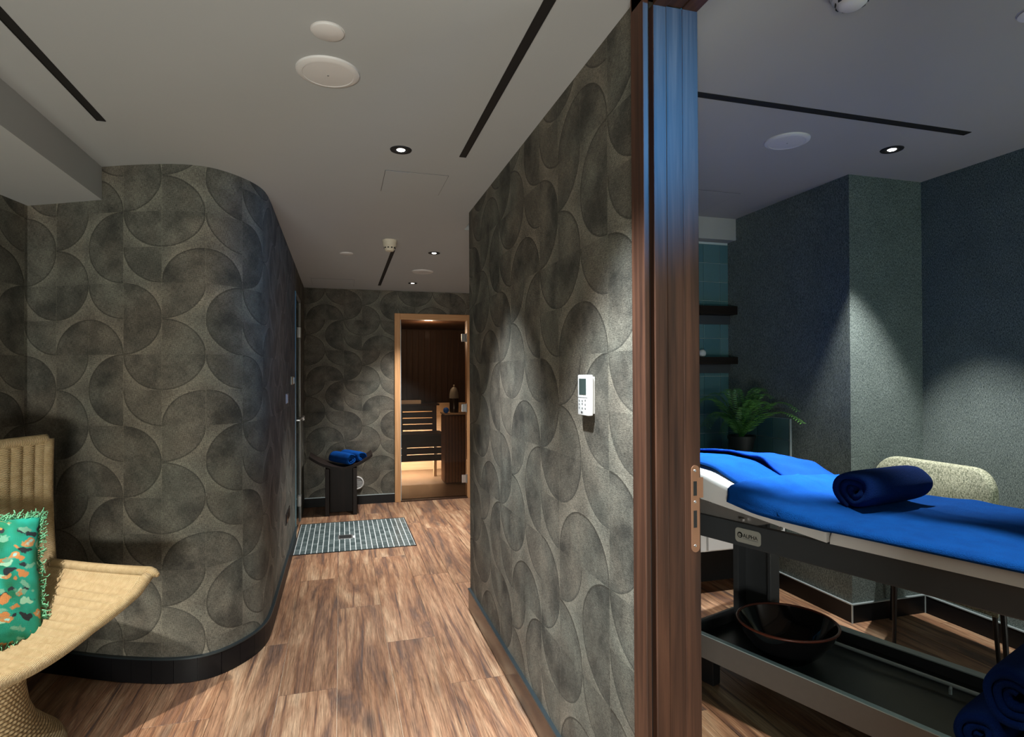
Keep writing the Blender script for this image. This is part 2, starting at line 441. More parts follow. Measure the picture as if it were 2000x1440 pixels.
M['grout'] = m_plain('pale_grout', (.48, .52, .52), .8)
def m_walltile():
    n = Nd('glazed_wall_tile'); g = n.new('ShaderNodeObjectInfo').outputs['Random']; f = n.noise(n.coord(), 14, 3)
    c = n.mix(g, (.06, .15, .175), (.11, .21, .225)); c = n.mix(n.rng(f, .3, .7, 0, .4), c, (.09, .17, .17))
    n.set(c, .12); n.bump(f, .06, .004); return n.m
M['wall_tile'] = m_walltile()
M['wall_grout'] = m_plain('tile_grout', (.50, .58, .58), .8)
M['teal'] = m_textile('teal_textile', (.034, .052, .052), (.25, .30, .28))
M['boucle'] = m_textile('sage_boucle', (.13, .15, .095), (.66, .66, .49), .8)
M['wicker_seat'] = m_wicker('wicker_weave', 34, 215)
M['wicker_base'] = m_wicker('wicker_column_weave', 40, 42)
M['wicker_rim'] = m_wicker('wicker_wrap', 0, 240)
def m_cushion():
    n = Nd('cushion_print'); uv = n.coord('UV'); wob = n.noise(uv, 7, 3, out=1)
    vv = n.new('ShaderNodeVectorMath', operation='ADD'); sc = n.new('ShaderNodeVectorMath', operation='SCALE'); n.put(sc.inputs[0], wob); sc.inputs['Scale'].default_value = .16
    n.put(vv.inputs[0], uv); n.put(vv.inputs[1], sc.outputs[0]); v = vv.outputs[0]
    base = n.mix(n.rng(n.noise(uv, 4, 2), .35, .65), (.004, .16, .075), (.006, .36, .28))
    def blobs(scale, loc, r0, col, c, ring=None, st=(.78, 1.6, 1)):
        d = n.voronoi(n.mapping(v, st, loc), scale)
        m = n.rng(d, r0, r0-.05)
        c = n.mix(m, c, col)
        if ring: c = n.mix(n.rng(d, ring[0], ring[0]-.05), c, ring[1])
        return c
    c = blobs(6.2, (.3, .1, 0), .30, (.010, .018, .026), base)
    c = blobs(6.4, (1.7, .6, 0), .30, (.32, .62, .44), c)
    c = blobs(5.6, (3.1, 2.2, 0), .27, (.48, .20, .06), c)
    c = blobs(6.0, (5.9, 4.4, 0), .30, (.14, .36, .25), c)
    c = blobs(5.0, (8.1, 7.4, 0), .24, (.50, .24, .08), c, (.13, (.30, .66, .62)))
    wv = n.math('ADD', n.wave(uv, 40, 'X'), n.wave(uv, 40, 'Y'))
    n.set(c, .85); n.bump(wv, .22, .002); return n.m
M['cushion'] = m_cushion()
M['fringe'] = m_plain('mint_fringe', (.14, .42, .24), .9, var=.4, scale=60)

# ------------------------------------------------------------------ setting
LX = -.38; RX = .749; BY = 6.7475; TZ = 2.551; WX = .889
# --- floor: one slab with every plank as its own piece
fl = structure(MB().box(-2.9, 3.6, -2.8, 6.85, -.12, -.006).build('floor', M['subfloor']))
plank_meshes = {}
def plank(x0, x1, y0, y1):
    k = (round(x1-x0, 3), round(y1-y0, 3))
    if k not in plank_meshes:
        a, b = (x1-x0)/2-.0011, (y1-y0)/2-.0011; c = .0006
        vs = [(-a, -b, -.006), (a, -b, -.006), (a, b, -.006), (-a, b, -.006), (-a, -b, -c), (a, -b, -c), (a, b, -c), (-a, b, -c),
              (-a+c, -b+c, 0), (a-c, -b+c, 0), (a-c, b-c, 0), (-a+c, b-c, 0)]
        fs = [(0, 1, 5, 4), (1, 2, 6, 5), (2, 3, 7, 6), (3, 0, 4, 7), (4, 5, 9, 8), (5, 6, 10, 9), (6, 7, 11, 10), (7, 4, 8, 11), (8, 9, 10, 11)]
        m = MB(); m.add(vs, fs); me = m.mesh('plank'); me.materials.append(M['plank']); plank_meshes[k] = me
    inst('plank', plank_meshes[k], fl, ((x0+x1)/2, (y0+y1)/2, 0))
seams = {-3: .9, -2: 2.709, -1: 3.349, 0: 2.81, 1: 3.755, 2: 3.211, 3: 4.221}
PL = 1.52
for k in range(-10, 15):
    x0 = -.271+.2515*k - .0; x1 = x0+.2515
    s0 = seams.get(k, (k*0.617) % PL)
    y = s0 - PL*math.ceil((s0+2.75)/PL)
    while y < 6.80:
        a, b = max(y, -2.75), min(y+PL, 6.80)
        if b-a > .02 and not (x0 > 1.9 and a > 3.9) and not (x1 < -2.8): plank(x0, x1, a, b)
        y += PL

# --- wallpapered walls
WP = [(-1.46, 3.41), (-1.284, 3.319), (-1.075, 3.204), (-.93, 3.137), (-.765, 3.078), (-.634, 3.068), (-.533, 3.12), (-.437, 3.25), (-.39, 3.40), (-.38, 3.62)]
curve = [(-2.7, -2.7), (-2.7, 3.0), (-1.52, 3.05)] + [tuple(q) for q in catmull(WP)]
def arcs(path):
    s = [0]
    for a, b in zip(path, path[1:]): s.append(s[-1]+math.dist(a, b))
    return s
def wall_strip(mb, path, s, z0, z1, back=None):
    vs = []; uv = []; n = len(path)
    for (x, y), u in zip(path, s):
        for z in (z0, z1): vs.append((x, y, z)); uv.append((u, z))
    fs = [(2*i, 2*i+2, 2*i+3, 2*i+1) for i in range(n-1)]
    mb.add(vs, fs, uv)
def offset(path, d):
    out = []
    for i, p in enumerate(path):
        a = Vector(path[max(i-1, 0)]); b = Vector(path[min(i+1, len(path)-1)]); t = (b-a).normalized()
        out.append((p[0]-t.y*d, p[1]+t.x*d))
    return out
def thick_wall(mb, path, s, z0, z1, th):
    wall_strip(mb, path, s, z0, z1)
    bk = offset(path, th); wall_strip(mb, bk[::-1], s[::-1], z0, z1)
    for i in (0, -1): wall_strip(mb, [path[i], bk[i]], [s[i], s[i]+.1], z0, z1)
    n = len(path)
    for z in (z0, z1):
        mb.add([(x, y, z) for x, y in path]+[(x, y, z) for x, y in bk], [(i, i+1, n+i+1, n+i) for i in range(n-1)])
s_all = arcs(curve); sc0 = s_all[3]   # arc length at (-1.46, 3.41)
main = curve + [(LX, 5.43)]; sm = [a-sc0 for a in arcs(main)]
mb = MB(); thick_wall(mb, main, sm, 0, 2.42, .12)
s_d = sm[-1]
thick_wall(mb, [(LX, 5.43), (LX, 6.12)], [s_d, s_d+.69], 2.15, 2.42, .12)
thick_wall(mb, [(LX, 6.12), (LX, 6.86)], [s_d+.69, s_d+1.43], 0, 2.42, .12)
structure(mb.build('wall_left', m_wallpaper('wallpaper_left', .169, 2.182, .19, .1665), smooth=40))
# right corridor wall, between the corridor and the treatment room
mb = MB()
pr_ = [(RX, 3.523), (RX, 1.400)]
wall_strip(mb, pr_, [0, 3.523-1.400], 0, 2.56)
mb.prism([(RX+.0005, 1.400), (WX, 1.400), (WX, 3.90), (.85, 3.90), (RX+.0005, 3.523)], 0, 2.56)
structure(mb.build('wall_right', m_wallpaper('wallpaper_right', 3.523-1.992-3*.205, 1.477+2*.172, .205, .172)))
structure(MB().box(RX, WX, -2.7, .42, 0, 2.56).build('wall_right', m_wallpaper('wallpaper_near', 0, 1.8, .2, .17)))
structure(MB().box(RX, WX, .42, 1.400, 2.40, 2.60).build('wall_right', M['ceiling']))
# back wall with the sauna opening
mb = MB()
OX0, OX1, OZ = .585, 1.432, 2.105
def bw(x0, x1, z0, z1):
    mb.add([(x0, BY, z0), (x1, BY, z0), (x1, BY, z1), (x0, BY, z1)], [(0, 1, 2, 3)], [(x0, z0), (x1, z0), (x1, z1), (x0, z1)])
    mb.box(x0, x1, BY+.0005, BY+.1, z0, z1)
bw(-.5, OX0, 0, 2.45); bw(OX0, OX1, OZ, 2.45); bw(OX1, 3.0, 0, 2.45)
structure(mb.build('wall_back', m_wallpaper('wallpaper_back', .03-2*.195, 1.86+.1665, .195, .1665)))

# --- ceilings
def ceil_z(y): return 2.4 - max(0, (y-3.6))/(BY-3.6)*.033
mb = MB()
ys = [-2.8, 3.6, 3.93, 6.9]
for x0, x1, y0, y1 in [(-2.9, .80, -2.8, 3.6), (-2.9, .80, 3.6, 3.93), (-2.9, 3.1, 3.93, 6.9)]:
    z0, z1 = ceil_z(y0), ceil_z(y1); t = .2
    mb.add([(x0, y0, z0), (x1, y0, z0), (x1, y1, z1), (x0, y1, z1), (x0, y0, z0+t), (x1, y0, z0+t), (x1, y1, z1+t), (x0, y1, z1+t)],
           [(0, 1, 2, 3), (4, 5, 6, 7), (0, 1, 5, 4), (1, 2, 6, 5), (2, 3, 7, 6), (3, 0, 4, 7)])
structure(mb.build('ceiling', M['ceiling']))
structure(MB().box(.80, 3.5, -2.8, 3.93, TZ, TZ+.15).build('ceiling', M['ceiling_room']))
# lowered bulkhead at the left
structure(MB().box(-2.7, -1.078, -2.8, 3.45, 2.245, 2.41).build('trim_1', M['ceiling']))

# --- treatment room walls
EX = 3.3215; CX = 2.786; CY = 2.709; NY = 3.807
structure(MB().box(EX, EX+.1, -2.8, CY+.1, 0, TZ+.02).build('wall_east', M['teal']))
structure(MB().box(CX, EX+.1, CY, 4.0, 0, TZ+.02).build('wall_corner', M['teal']))
nw = structure(MB().box(WX-.02, CX+.05, NY+.008, NY+.1, 0, TZ+.02).build('wall_north', M['wall_grout']))
tm = MB().box(-.069, .069, -.006, 0, -.069, .069, .002).mesh('tile'); tm.materials.append(M['wall_tile'])
for i in range(8):
    for j in range(12):
        cx_ = CX-.061+.0-.1415*i+.0 ; cz = .768+.14*j
        if i == 0: inst('tile', tm, nw, (CX-.036, NY+.008, cz), scl=(.49, 1, 1))
        else: inst('tile', tm, nw, (CX-.072-.0705-.1405*(i-1), NY+.008, cz))
structure(MB().box(WX, CX, 3.716, NY+.02, 2.394, TZ+.01).build('trim_2', M['ceiling_room']))
structure(MB().box(WX, EX+.1, -2.9, -2.8, 0, TZ).build('wall_south', M['teal']))

# --- skirtings
bp = [tuple(q) for q in catmull(WP)] + [(LX, 3.9), (LX, 4.4), (LX, 4.9), (LX, 5.42)]
bo = structure(MB().build('baseboard_left', M['base_grout'])) if False else None
mb = MB(); inner = offset(bp, .0); outer = offset(bp, -.008)
def ribbon(mb, pa, pb, z0, z1):
    n = len(pa)
    vs = [(x, y, z) for (x, y) in pa for z in (z0, z1)] + [(x, y, z) for (x, y) in pb for z in (z0, z1)]
    fs = []
    for i in range(n-1):
        fs += [(2*i, 2*i+2, 2*i+3, 2*i+1), (2*n+2*i, 2*n+2*i+2, 2*n+2*i+3, 2*n+2*i+1), (2*i+1, 2*i+3, 2*n+2*i+3, 2*n+2*i+1), (2*i, 2*i+2, 2*n+2*i+2, 2*n+2*i)]
    fs += [(0, 1, 2*n+1, 2*n), (2*n-2, 2*n-1, 4*n-1, 4*n-2)]
    mb.add(vs, fs)
ribbon(mb, inner, outer, 0, .108)
bl = structure(mb.build('baseboard_left', M['base_grout'], smooth=40))
# separate tiles round the curve
def walk(path, step):
    s = arcs(path); L = s[-1]; out = []; k = 0; t = 0
    def atl(t):
        i = 0
        while i < len(s)-2 and s[i+1] < t: i += 1
        f = (t-s[i])/(s[i+1]-s[i]); a = path[i]; b = path[i+1]
        return Vector((a[0]+(b[0]-a[0])*f, a[1]+(b[1]-a[1])*f))
    while t+step <= L+1e-6:
        out.append([atl(t+step*q/3*.985+.0008) for q in range(4)]); t += step
    return out
for seg in walk(outer, .1):
    mb = MB(); p = [tuple(v) for v in seg]; q = offset(p, -.006)
    ribbon(mb, p, q, .002, .108); c = seg[1]
    mb.build('tile', M['base_tile'], bl, smooth=40)
mb = MB(); ribbon(mb, offset(bp, 0), offset(bp, -.017), .109, .117); mb.build('top_trim', M['alu_blue'], bl, smooth=40)
b2 = structure(MB().box(RX-.012, RX, 1.405, 3.523, 0, .118).build('baseboard_right', M['base_brown']))
MB().box(RX-.016, RX, 1.405, 3.525, .119, .128).build('top_trim', M['alu_blue'], b2)
b3 = structure(MB().box(LX, OX0-.01, BY-.012, BY, 0, .094).build('baseboard_back', M['base_tile']))
MB().box(LX, OX0-.01, BY-.014, BY, .095, .10).build('top_trim', M['alu'], b3)
b4 = structure(MB().box(EX-.012, EX, -2.7, CY-.012, 0, .10).build('baseboard_east', M['base_tile']))
mb = MB(); mb.prism([(CX-.012, 3.53), (CX-.012, CY-.012), (EX-.012, CY-.012), (EX-.012, CY), (CX, CY), (CX, 3.53)], 0, .10)
b5 = structure(mb.build('baseboard_corner', M['base_tile']))
mb = MB(); mb.prism([(CX-.015, 3.53), (CX-.015, CY-.015), (EX-.012, CY-.015), (EX-.012, CY), (CX, CY), (CX, 3.53)], .101, .107); mb.build('top_trim', M['alu'], b5)
MB().box(CX-.0165, CX-.010, CY-.0165, CY-.010, 0, .107).build('corner_trim', M['alu'], b5)
MB().box(EX-.016, EX-.011, CY-.018, CY-.0125, 0, .107).build('corner_trim', M['alu'], b5)
MB().box(EX-.015, EX, -2.7, CY-.015, .101, .107).build('top_trim', M['alu'], b4)

# --- wooden door frame of the treatment room (opening y .42 .. 1.34)
JY = 1.338
df = structure(MB().box(.800, .8449, JY, 1.40, 0, 2.352).build('door_1', M['walnut']))   # jamb lining, recessed half
MB().box(.8451, WX+.001, JY-.0015, 1.40, 0, 2.352, .001).build('jamb_lining', M['walnut'], df)
MB().box(.733, .7488, JY, 1.405, 0, 2.402, .003).build('casing', M['walnut'], df)
MB().box(.7488, .762, JY+.022, 1.40, 0, 2.40).build('groove', M['ink'], df)
MB().box(.762, .7998, JY-.001, 1.40, 0, 2.352, .003).build('door_stop', M['walnut'], df)
for x0, x1, z, nm in [(.733, .7488, 2.360, 'head_casing'), (.7488, .762, 2.372, 'head_groove'), (.762, .7998, 2.350, 'head_stop'), (.800, .8449, 2.354, 'head_lining'), (.8451, WX+.001, 2.352, 'head_lining')]:
    MB().box(x0, x1, .40, JY+(.06 if nm == 'head_casing' else .001), z, 2.47 if nm != 'head_casing' else 2.40-.0, .002 if nm != 'head_casing' else 0).build(nm, M['walnut_y'] if nm != 'head_groove' else M['ink'], df)
MB().box(.800, WX+.001, .40, .42, 0, 2.352).build('jamb_lining', M['walnut'], df)
# strike plate
mb = MB(); sy = JY-.0035
def plate_outline(x0, x1, z0, z1, n=10):
    r = (x1-x0)/2; cx = (x0+x1)/2; pts = []
    for k in range(n+1): a = math.pi*k/n; pts.append((cx+r*math.cos(a), z1-r+r*math.sin(a)))
    for k in range(n+1): a = math.pi+math.pi*k/n; pts.append((cx+r*math.cos(a), z0+r+r*math.sin(a)))
    return pts
def xz_prism(mb, pts, y0, y1):
    n = len(pts)
    mb.add([(x, y0, z) for x, z in pts]+[(x, y1, z) for x, z in pts], [tuple(range(n)), tuple(range(n, 2*n))]+[(i, (i+1) % n, n+(i+1) % n, n+i) for i in range(n)])
xz_prism(mb, plate_outline(.8625, .886, .955, 1.178), sy, sy+.002)
mb.box(.880, .8965, sy-.0004, sy+.0018, 1.094, 1.146)
sp = mb.build('strike_plate', M['bronze'], df); sp['label'] = 'bronze coloured metal strike plate'
for z0, z1 in ((1.10, 1.137), (1.018, 1.062)): MB().box(.868, .878, sy-.0003, sy+.001, z0, z1).build('latch_hole', M['ink'], sp)
for z in (1.164, 1.084, .972):
    mb = MB(); mb.T = Matrix.Translation((.873, sy, z)) @ Matrix.Rotation(R_(90), 4, 'X'); mb.lathe([(0, .0012), (.003, .001), (.0036, 0)], seg=12); mb.build('screw', M['steel'], sp)

# ------------------------------------------------------------------ shower door in the left wall
d2 = structure(MB().box(LX-.10, LX-.005, 6.075, 6.12, 0, 2.15).build('door_2', M['frame_steel']))
MB().box(LX-.02, LX+.006, 6.06, 6.085, .012, 2.13, .002).build('frame_post', M['frame_steel'], d2)
MB().box(LX-.02, LX+.006, 5.43, 6.085, 2.118, 2.145, .002).build('frame_head', M['frame_steel'], d2)
MB().box(LX-.012, LX-.004, 5.47, 6.06, .015, 2.115).build('glass_pane', M['glass_clear'], d2)
MB().box(LX-.02, LX+.008, 5.425, 5.455, .0, 2.15, .002).build('edge_profile', M['glass_edge'], d2)
mb = MB(); mb.T = Matrix.Translation((LX+.002, 5.87, 1.02)) @ Matrix.Rotation(R_(90), 4, 'Y')
mb.lathe([(0, .05), (.022, .05), (.024, .045), (.024, .032), (.009, .028), (.009, -.03), (.024, -.034), (.024, -.05), (0, -.05)], seg=20); mb.build('door_knob', M['steel'], d2, smooth=30)
MB().box(LX-.01, LX+.028, 5.60, 5.87, 1.012, 1.026, .002).build('towel_bar', M['steel'], d2)
for z in (1.83, .22): MB().box(LX-.014, LX+.012, 5.99, 6.075, z-.05, z+.05, .004).build('hinge', M['steel'], d2)
structure(MB().box(LX-1.1, LX-1.0, 5.2, 6.5, 0, 2.3).build('wall_shower', M['base_tile']))
structure(MB().box(LX-1.0, LX-.12, 5.3, 5.4, 0, 2.3).build('wall_shower', M['base_tile']))
structure(MB().box(LX-1.0, LX-.12, 6.14, 6.24, 0, 2.3).build('wall_shower', M['base_tile']))

# mosaic foot basin in the floor in front of it
mx0, mx1, my0, my1 = -.372, .603, 4.963, 5.974
mat_ = thing('mosaic_floor_panel', 'rectangular panel of small grey mosaic tiles set flush in the wood floor', 'mosaic', (.115, 5.47, 0))
MB().box(mx0+.008, mx1-.008, my0+.008, my1-.008, .0003, .0022).build('grout_bed', M['grout'], mat_)
mb = MB()
for a in [(mx0, mx1, my0, my0+.009), (mx0, mx1, my1-.009, my1), (mx1-.009, mx1, my0, my1), (mx0, mx0+.006, my0, my1)]: mb.box(*a, .0003, .0045)
mb.build('edge_trim', M['metal_black'], mat_)
nx, ny = 22, 13
tw, td = (mx1-mx0-.02)/nx, (my1-my0-.02)/ny
tme = MB().box(-tw/2+.0032, tw/2-.0032, -td/2+.0032, td/2-.0032, 0, .002).mesh('tile'); tme.materials.append(M['mosaic'])
for i in range(nx):
    for j in range(ny):
        x = mx0+.010+tw*(i+.5); y = my0+.010+td*(j+.5)
        if abs(x-.035) < .06 and abs(y-5.40) < .06: continue
        inst('tile', tme, mat_, (x, y, .0023))
dr = MB().box(-.028, .098, 5.335, 5.465, .0023, .006, .001).build('drain_cover', M['steel'], mat_)
MB().box(-.016, .086, 5.347, 5.453, .0061, .0066).build('drain_slot', M['ink'], dr)

# ------------------------------------------------------------------ ceiling fittings
def cz(y, room): return TZ if room else ceil_z(y)
def downlight(x, y, room, label, watts, target=None, angle=60, r=.047, color=NEUT, blend=.4):
    z = cz(y, room)
    t = thing('downlight', label, 'downlight', (x, y, z), group='recessed ceiling downlights')
    MB().lathe([(r*.55, -.0035), (r*.62, -.0045), (r*.96, -.004), (r, -.001), (r, .0)], (x, y, z), 36).build('trim_ring', M['ring'], t, smooth=30)
    MB().lathe([(.0, -.0012), (r*.58, -.0012), (r*.58, -.0035)], (x, y, z), 36).build('reflector', M['ring'], t)
    MB().lathe([(0, -.0048), (r*.3, -.0042), (r*.38, -.002), (r*.38, -.0012)], (x, y, z), 24).build('lens', M['glow'], t, smooth=True)
    if watts:
        l = lamp('SPOT', 'downlight_beam', (0, 0, -.02), (0, 0, -1), watts, color, .018, angle, blend); l.parent = t
        if target:
            l.rotation_euler = (Vector(target)-Vector((x, y, z))).to_track_quat('-Z', 'Y').to_euler()
    return t
downlight(.254, 2.617, 0, 'lit black rimmed downlight above the corridor, nearest and largest', 360, (.36, 2.62, 0), 70, color=(.90, .95, 1), blend=1)
downlight(.715, 4.70, 0, 'lit black rimmed downlight past the smoke detector, middle one of the corridor', 420, None, 84, blend=1)
downlight(.717, 6.188, 0, 'lit black rimmed downlight closest to the sauna door', 300, None, 84, blend=1)
downlight(2.692, 2.35, 1, 'lit black rimmed downlight in the treatment room ceiling above the armchair', 230, (2.74, 2.33, 0), 62, .053, (1, .98, .93), .5)
def speaker(x, y, room, label, r=.1):
    z = cz(y, room)
    t = thing('ceiling_speaker', label, 'speaker', (x, y, z), group='round ceiling speakers')
    MB().lathe([(r, 0), (r*.985, -.006), (r*.90, -.0105), (r*.80, -.0115), (r*.78, -.010)], (x, y, z), 48).build('rim', M['white'], t, smooth=True)
    MB().lathe([(r*.785, -.0102), (r*.5, -.0122), (r*.1, -.013), (0, -.013)], (x, y, z), 48).build('grille', M['white'], t, smooth=True)
    mb = MB()
    for k in range(9):
        rr = r*(.74-.075*k); nn = max(6, int(rr/r*72))
        for q in range(nn):
            a = 2*math.pi*q/nn; px, py = x+rr*math.cos(a), y+rr*math.sin(a); h = .0009
            zz = z-.0102-(r*.785-rr)/(r*.785)*.0031
            mb.add([(px-h, py-h, zz), (px+h, py-h, zz), (px+h, py+h, zz), (px-h, py+h, zz)], [(0, 1, 2, 3)])
    o = mb.build('grille_holes', M['metal_black'], t); o['kind'] = 'stuff'
    MB().lathe([(0, -.0145), (r*.03, -.0145), (r*.035, -.0125)], (x, y, z), 12).build('centre_stud', M['frame_steel'], t)
speaker(-.038, 2.007, 0, 'large round white speaker with perforated grille, nearest in the corridor ceiling')
speaker(.728, 5.504, 0, 'round white speaker between the two far corridor downlights')
speaker(2.094, 2.399, 1, 'round white speaker beside the slot in the treatment room ceiling', .104)
def disc(x, y, room, label, r):
    z = cz(y, room)
    tag(MB().lathe([(r*1.06, 0), (r*1.06, -.0012), (r, -.0012), (r*.99, -.006), (r*.9, -.008), (0, -.0085)], (0, 0, 0), 40).build('ceiling_cover', M['white'], None, smooth=35, at=(x, y, z)), label, 'cover', 'small round ceiling covers')
disc(-.034, 1.769, 0, 'small plain white round cover just above the large corridor speaker', .045)
disc(.045, 4.879, 0, 'small white round cover left of the smoke detector', .05)
disc(2.112, 1.325, 1, 'plain white round cover at the right edge of the treatment room ceiling', .052)
def detector(x, y, room, label, r, h, mat):
    z = cz(y, room)
    t = thing('smoke_detector', label, 'detector', (x, y, z))
    MB().lathe([(r*1.05, 0), (r*1.05, -.012), (r, -.016)], (x, y, z), 32).build('base', mat, t, smooth=35)
    MB().lathe([(r, -.016), (r*.97, -h*.48), (r*.86, -h*.56)], (x, y, z), 32).build('body', mat, t, smooth=35)
    MB().lathe([(r*.86, -h*.56), (r*.80, -h*.62), (r*.74, -h*.80), (r*.55, -h*.96), (0, -h)], (x, y, z), 32).build('sensor_head', mat, t, smooth=35)
    mb = MB()
    for k in range(10):
        a = 2*math.pi*k/10; mb.box(-.006, .006, -.0015, .0015, -.004, .004, M=Matrix.Translation((x+r*.79*math.cos(a), y+r*.79*math.sin(a), z-h*.7)) @ Matrix.Rotation(a+math.pi/2, 4, 'Z'))
    mb.build('vent_slots', M['ink'], t)
detector(.34, 4.356, 0, 'cream smoke detector in front of the corridor ceiling slot', .050, .082, M['cream'])
detector(1.462, 1.405, 1, 'white smoke detector cut off by the top edge, treatment room ceiling', .055, .05, M['white'])
def slot(x0, x1, y0, y1, room, label):
    xm, ym = (x0+x1)/2, (y0+y1)/2; z = cz(ym, room)
    t = thing('linear_air_slot', label, 'air slot', (xm, ym, z), group='black slots in the ceilings')
    lx = x1-x0 > y1-y0; e = .003
    tz = (lambda y: z) if room else ceil_z
    mb = MB()
    def bx(a, b, c, d, h0, h1):
        mb.add([(x, y, tz(y)+h) for h in (h0, h1) for y in (c, d) for x in (a, b)], [(0, 2, 3, 1), (4, 5, 7, 6), (0, 1, 5, 4), (2, 6, 7, 3), (0, 4, 6, 2), (1, 3, 7, 5)])
    bx(x0, x1, y0, y1, -.0012, -.0004); mb.build('dark_channel', M['black'], t)
    mb = MB()
    if lx: bx(x0-e, x1+e, y0-e, y0, -.003, 0); bx(x0-e, x1+e, y1, y1+e, -.003, 0); bx(x0-e, x0, y0, y1, -.003, 0); bx(x1, x1+e, y0, y1, -.003, 0)
    else: bx(x0-e, x0, y0-e, y1+e, -.003, 0); bx(x1, x1+e, y0-e, y1+e, -.003, 0); bx(x0, x1, y0-e, y0, -.003, 0); bx(x0, x1, y1, y1+e, -.003, 0)
    mb.build('slot_frame', M['ring'], t)
slot(-.898, -.872, .4, 2.622, 0, 'long black ceiling slot beside the lowered bulkhead')
slot(.518, .543, .4, 2.625, 0, 'long black ceiling slot close to the right patterned wall')
slot(.381, .404, 4.68, 6.406, 0, 'far black ceiling slot running from the smoke detector to the back wall')
slot(.98, 2.857, 2.080, 2.112, 1, 'black slot across the treatment room ceiling')
def hatch(x0, x1, y0, y1, label, room=0):
    xm, ym = (x0+x1)/2, (y0+y1)/2; z = cz(ym, room); g = .0022
    tz = (lambda y: z) if room else ceil_z
    t = thing('access_hatch', label, 'hatch', (xm, ym, z), group='flush hatches in the ceilings')
    def q(mb, a, b, c, d, h0, h1): mb.add([(x, y, tz(y)+h) for h in (h0, h1) for y in (c, d) for x in (a, b)], [(0, 2, 3, 1), (4, 5, 7, 6), (0, 1, 5, 4), (2, 6, 7, 3), (0, 4, 6, 2), (1, 3, 7, 5)])
    mb = MB(); q(mb, x0, x1, y0, y1, -.0010, -.0002); mb.build('shadow_gap', M['bed_grey'], t)
    mb = MB(); q(mb, x0+g, x1-g, y0+g, y1-g, -.0016, -.0006); mb.build('panel', M['ceiling_room'] if room else M['ceiling'], t)
hatch(.206, .515, 2.895, 3.23, 'square access hatch outline between the near downlight and the smoke detector')
hatch(-.283, .132, 6.12, 6.55, 'faint access hatch outline near the back left corner')
hatch(1.95, 2.42, 3.18, 3.6, 'faint access hatch outline above the tiled niche', 1)

# ------------------------------------------------------------------ wall fittings
rc = thing('wall_controller', 'white wall controller with a grey screen on the right corridor wall', 'controller', (RX, 1.735, 1.35))
MB().box(.722, .740, 1.672, 1.752, 1.286, 1.412, .004).build('body', M['white'], rc, smooth=30)
MB().box(.740, RX, 1.680, 1.744, 1.292, 1.406).build('wall_plate', M['white'], rc)
MB().box(.7212, .7222, 1.684, 1.738, 1.350, 1.400).build('screen', M['lcd'], rc)
MB().box(.7215, .7222, 1.674, 1.750, 1.3405, 1.342).build('flap_joint', M['frame_steel'], rc)
for k, (y, z) in enumerate([(1.737, 1.331), (1.713, 1.331), (1.690, 1.333), (1.737, 1.320), (1.713, 1.322), (1.690, 1.320), (1.737, 1.309), (1.713, 1.308), (1.690, 1.308)]):
    MB().box(.7212, .7222, y-.004, y+.004, z-.0026, z+.0026, .0003).build('button', M['frame_steel'], rc)
MB().box(.7212, .7222, 1.716, 1.723, 1.292, 1.298).build('printed_mark', M['ink'], rc)
MB().box(.7212, .7222, 1.708, 1.713, 1.292, 1.298).build('printed_mark', M['frame_steel'], rc)
sw = thing('light_switch', 'small pinkish rectangular wall switch left of the shower door, lower one', 'switch', (LX, 4.61, 1.25))
MB().box(LX, LX+.008, 4.52, 4.66, 1.215, 1.285, .002).build('plate', M['beige_plate'], sw); MB().box(LX+.008, LX+.011, 4.53, 4.57, 1.222, 1.278, .001).build('rocker', M['white'], sw)
sw = thing('thermostat', 'small amber wall plate just beside the shower door, above the switch', 'thermostat', (LX, 5.03, 1.38))
MB().box(LX, LX+.010, 4.97, 5.16, 1.345, 1.41, .002).build('plate', M['amber_plate'], sw); MB().box(LX+.010, LX+.016, 5.10, 5.15, 1.352, 1.402, .001).build('dial_block', M['cream'], sw)
sw = thing('wall_socket', 'black double wall socket low on the left corridor wall', 'socket', (LX, 4.65, .40))
MB().box(LX, LX+.006, 4.50, 4.80, .35, .43, .002).build('frame', M['metal_black'], sw)
for y in (4.57, 4.72): MB().box(LX+.006, LX+.009, y-.05, y+.05, .36, .42, .001).build('insert', M['base_brown'], sw)
vt = thing('round_vent', 'round white louvred vent low on the back wall beside the stool', 'vent', (.168, BY, .236))
mb = MB(); mb.T = Matrix.Translation((.168, BY, .236)) @ Matrix.Rotation(R_(90), 4, 'X')
mb.lathe([(.072, 0), (.072, .012), (.064, .016), (.057, .012), (.057, .003)], seg=36); mb.build('ring', M['white'], vt, smooth=30)
mb = MB(); mb.T = Matrix.Translation((.168, BY-.002, .236)) @ Matrix.Rotation(R_(90), 4, 'X'); mb.lathe([(0, 0), (.057, 0)], seg=36); mb.build('back_plate', M['bed_grey'], vt)
for k in range(-3, 4):
    hw = math.sqrt(.056**2-(k*.015)**2); MB().box(.168-hw, .168+hw, BY-.012, BY-.004, .236+k*.015-.004, .236+k*.015+.003).build('slat', M['white'], vt)

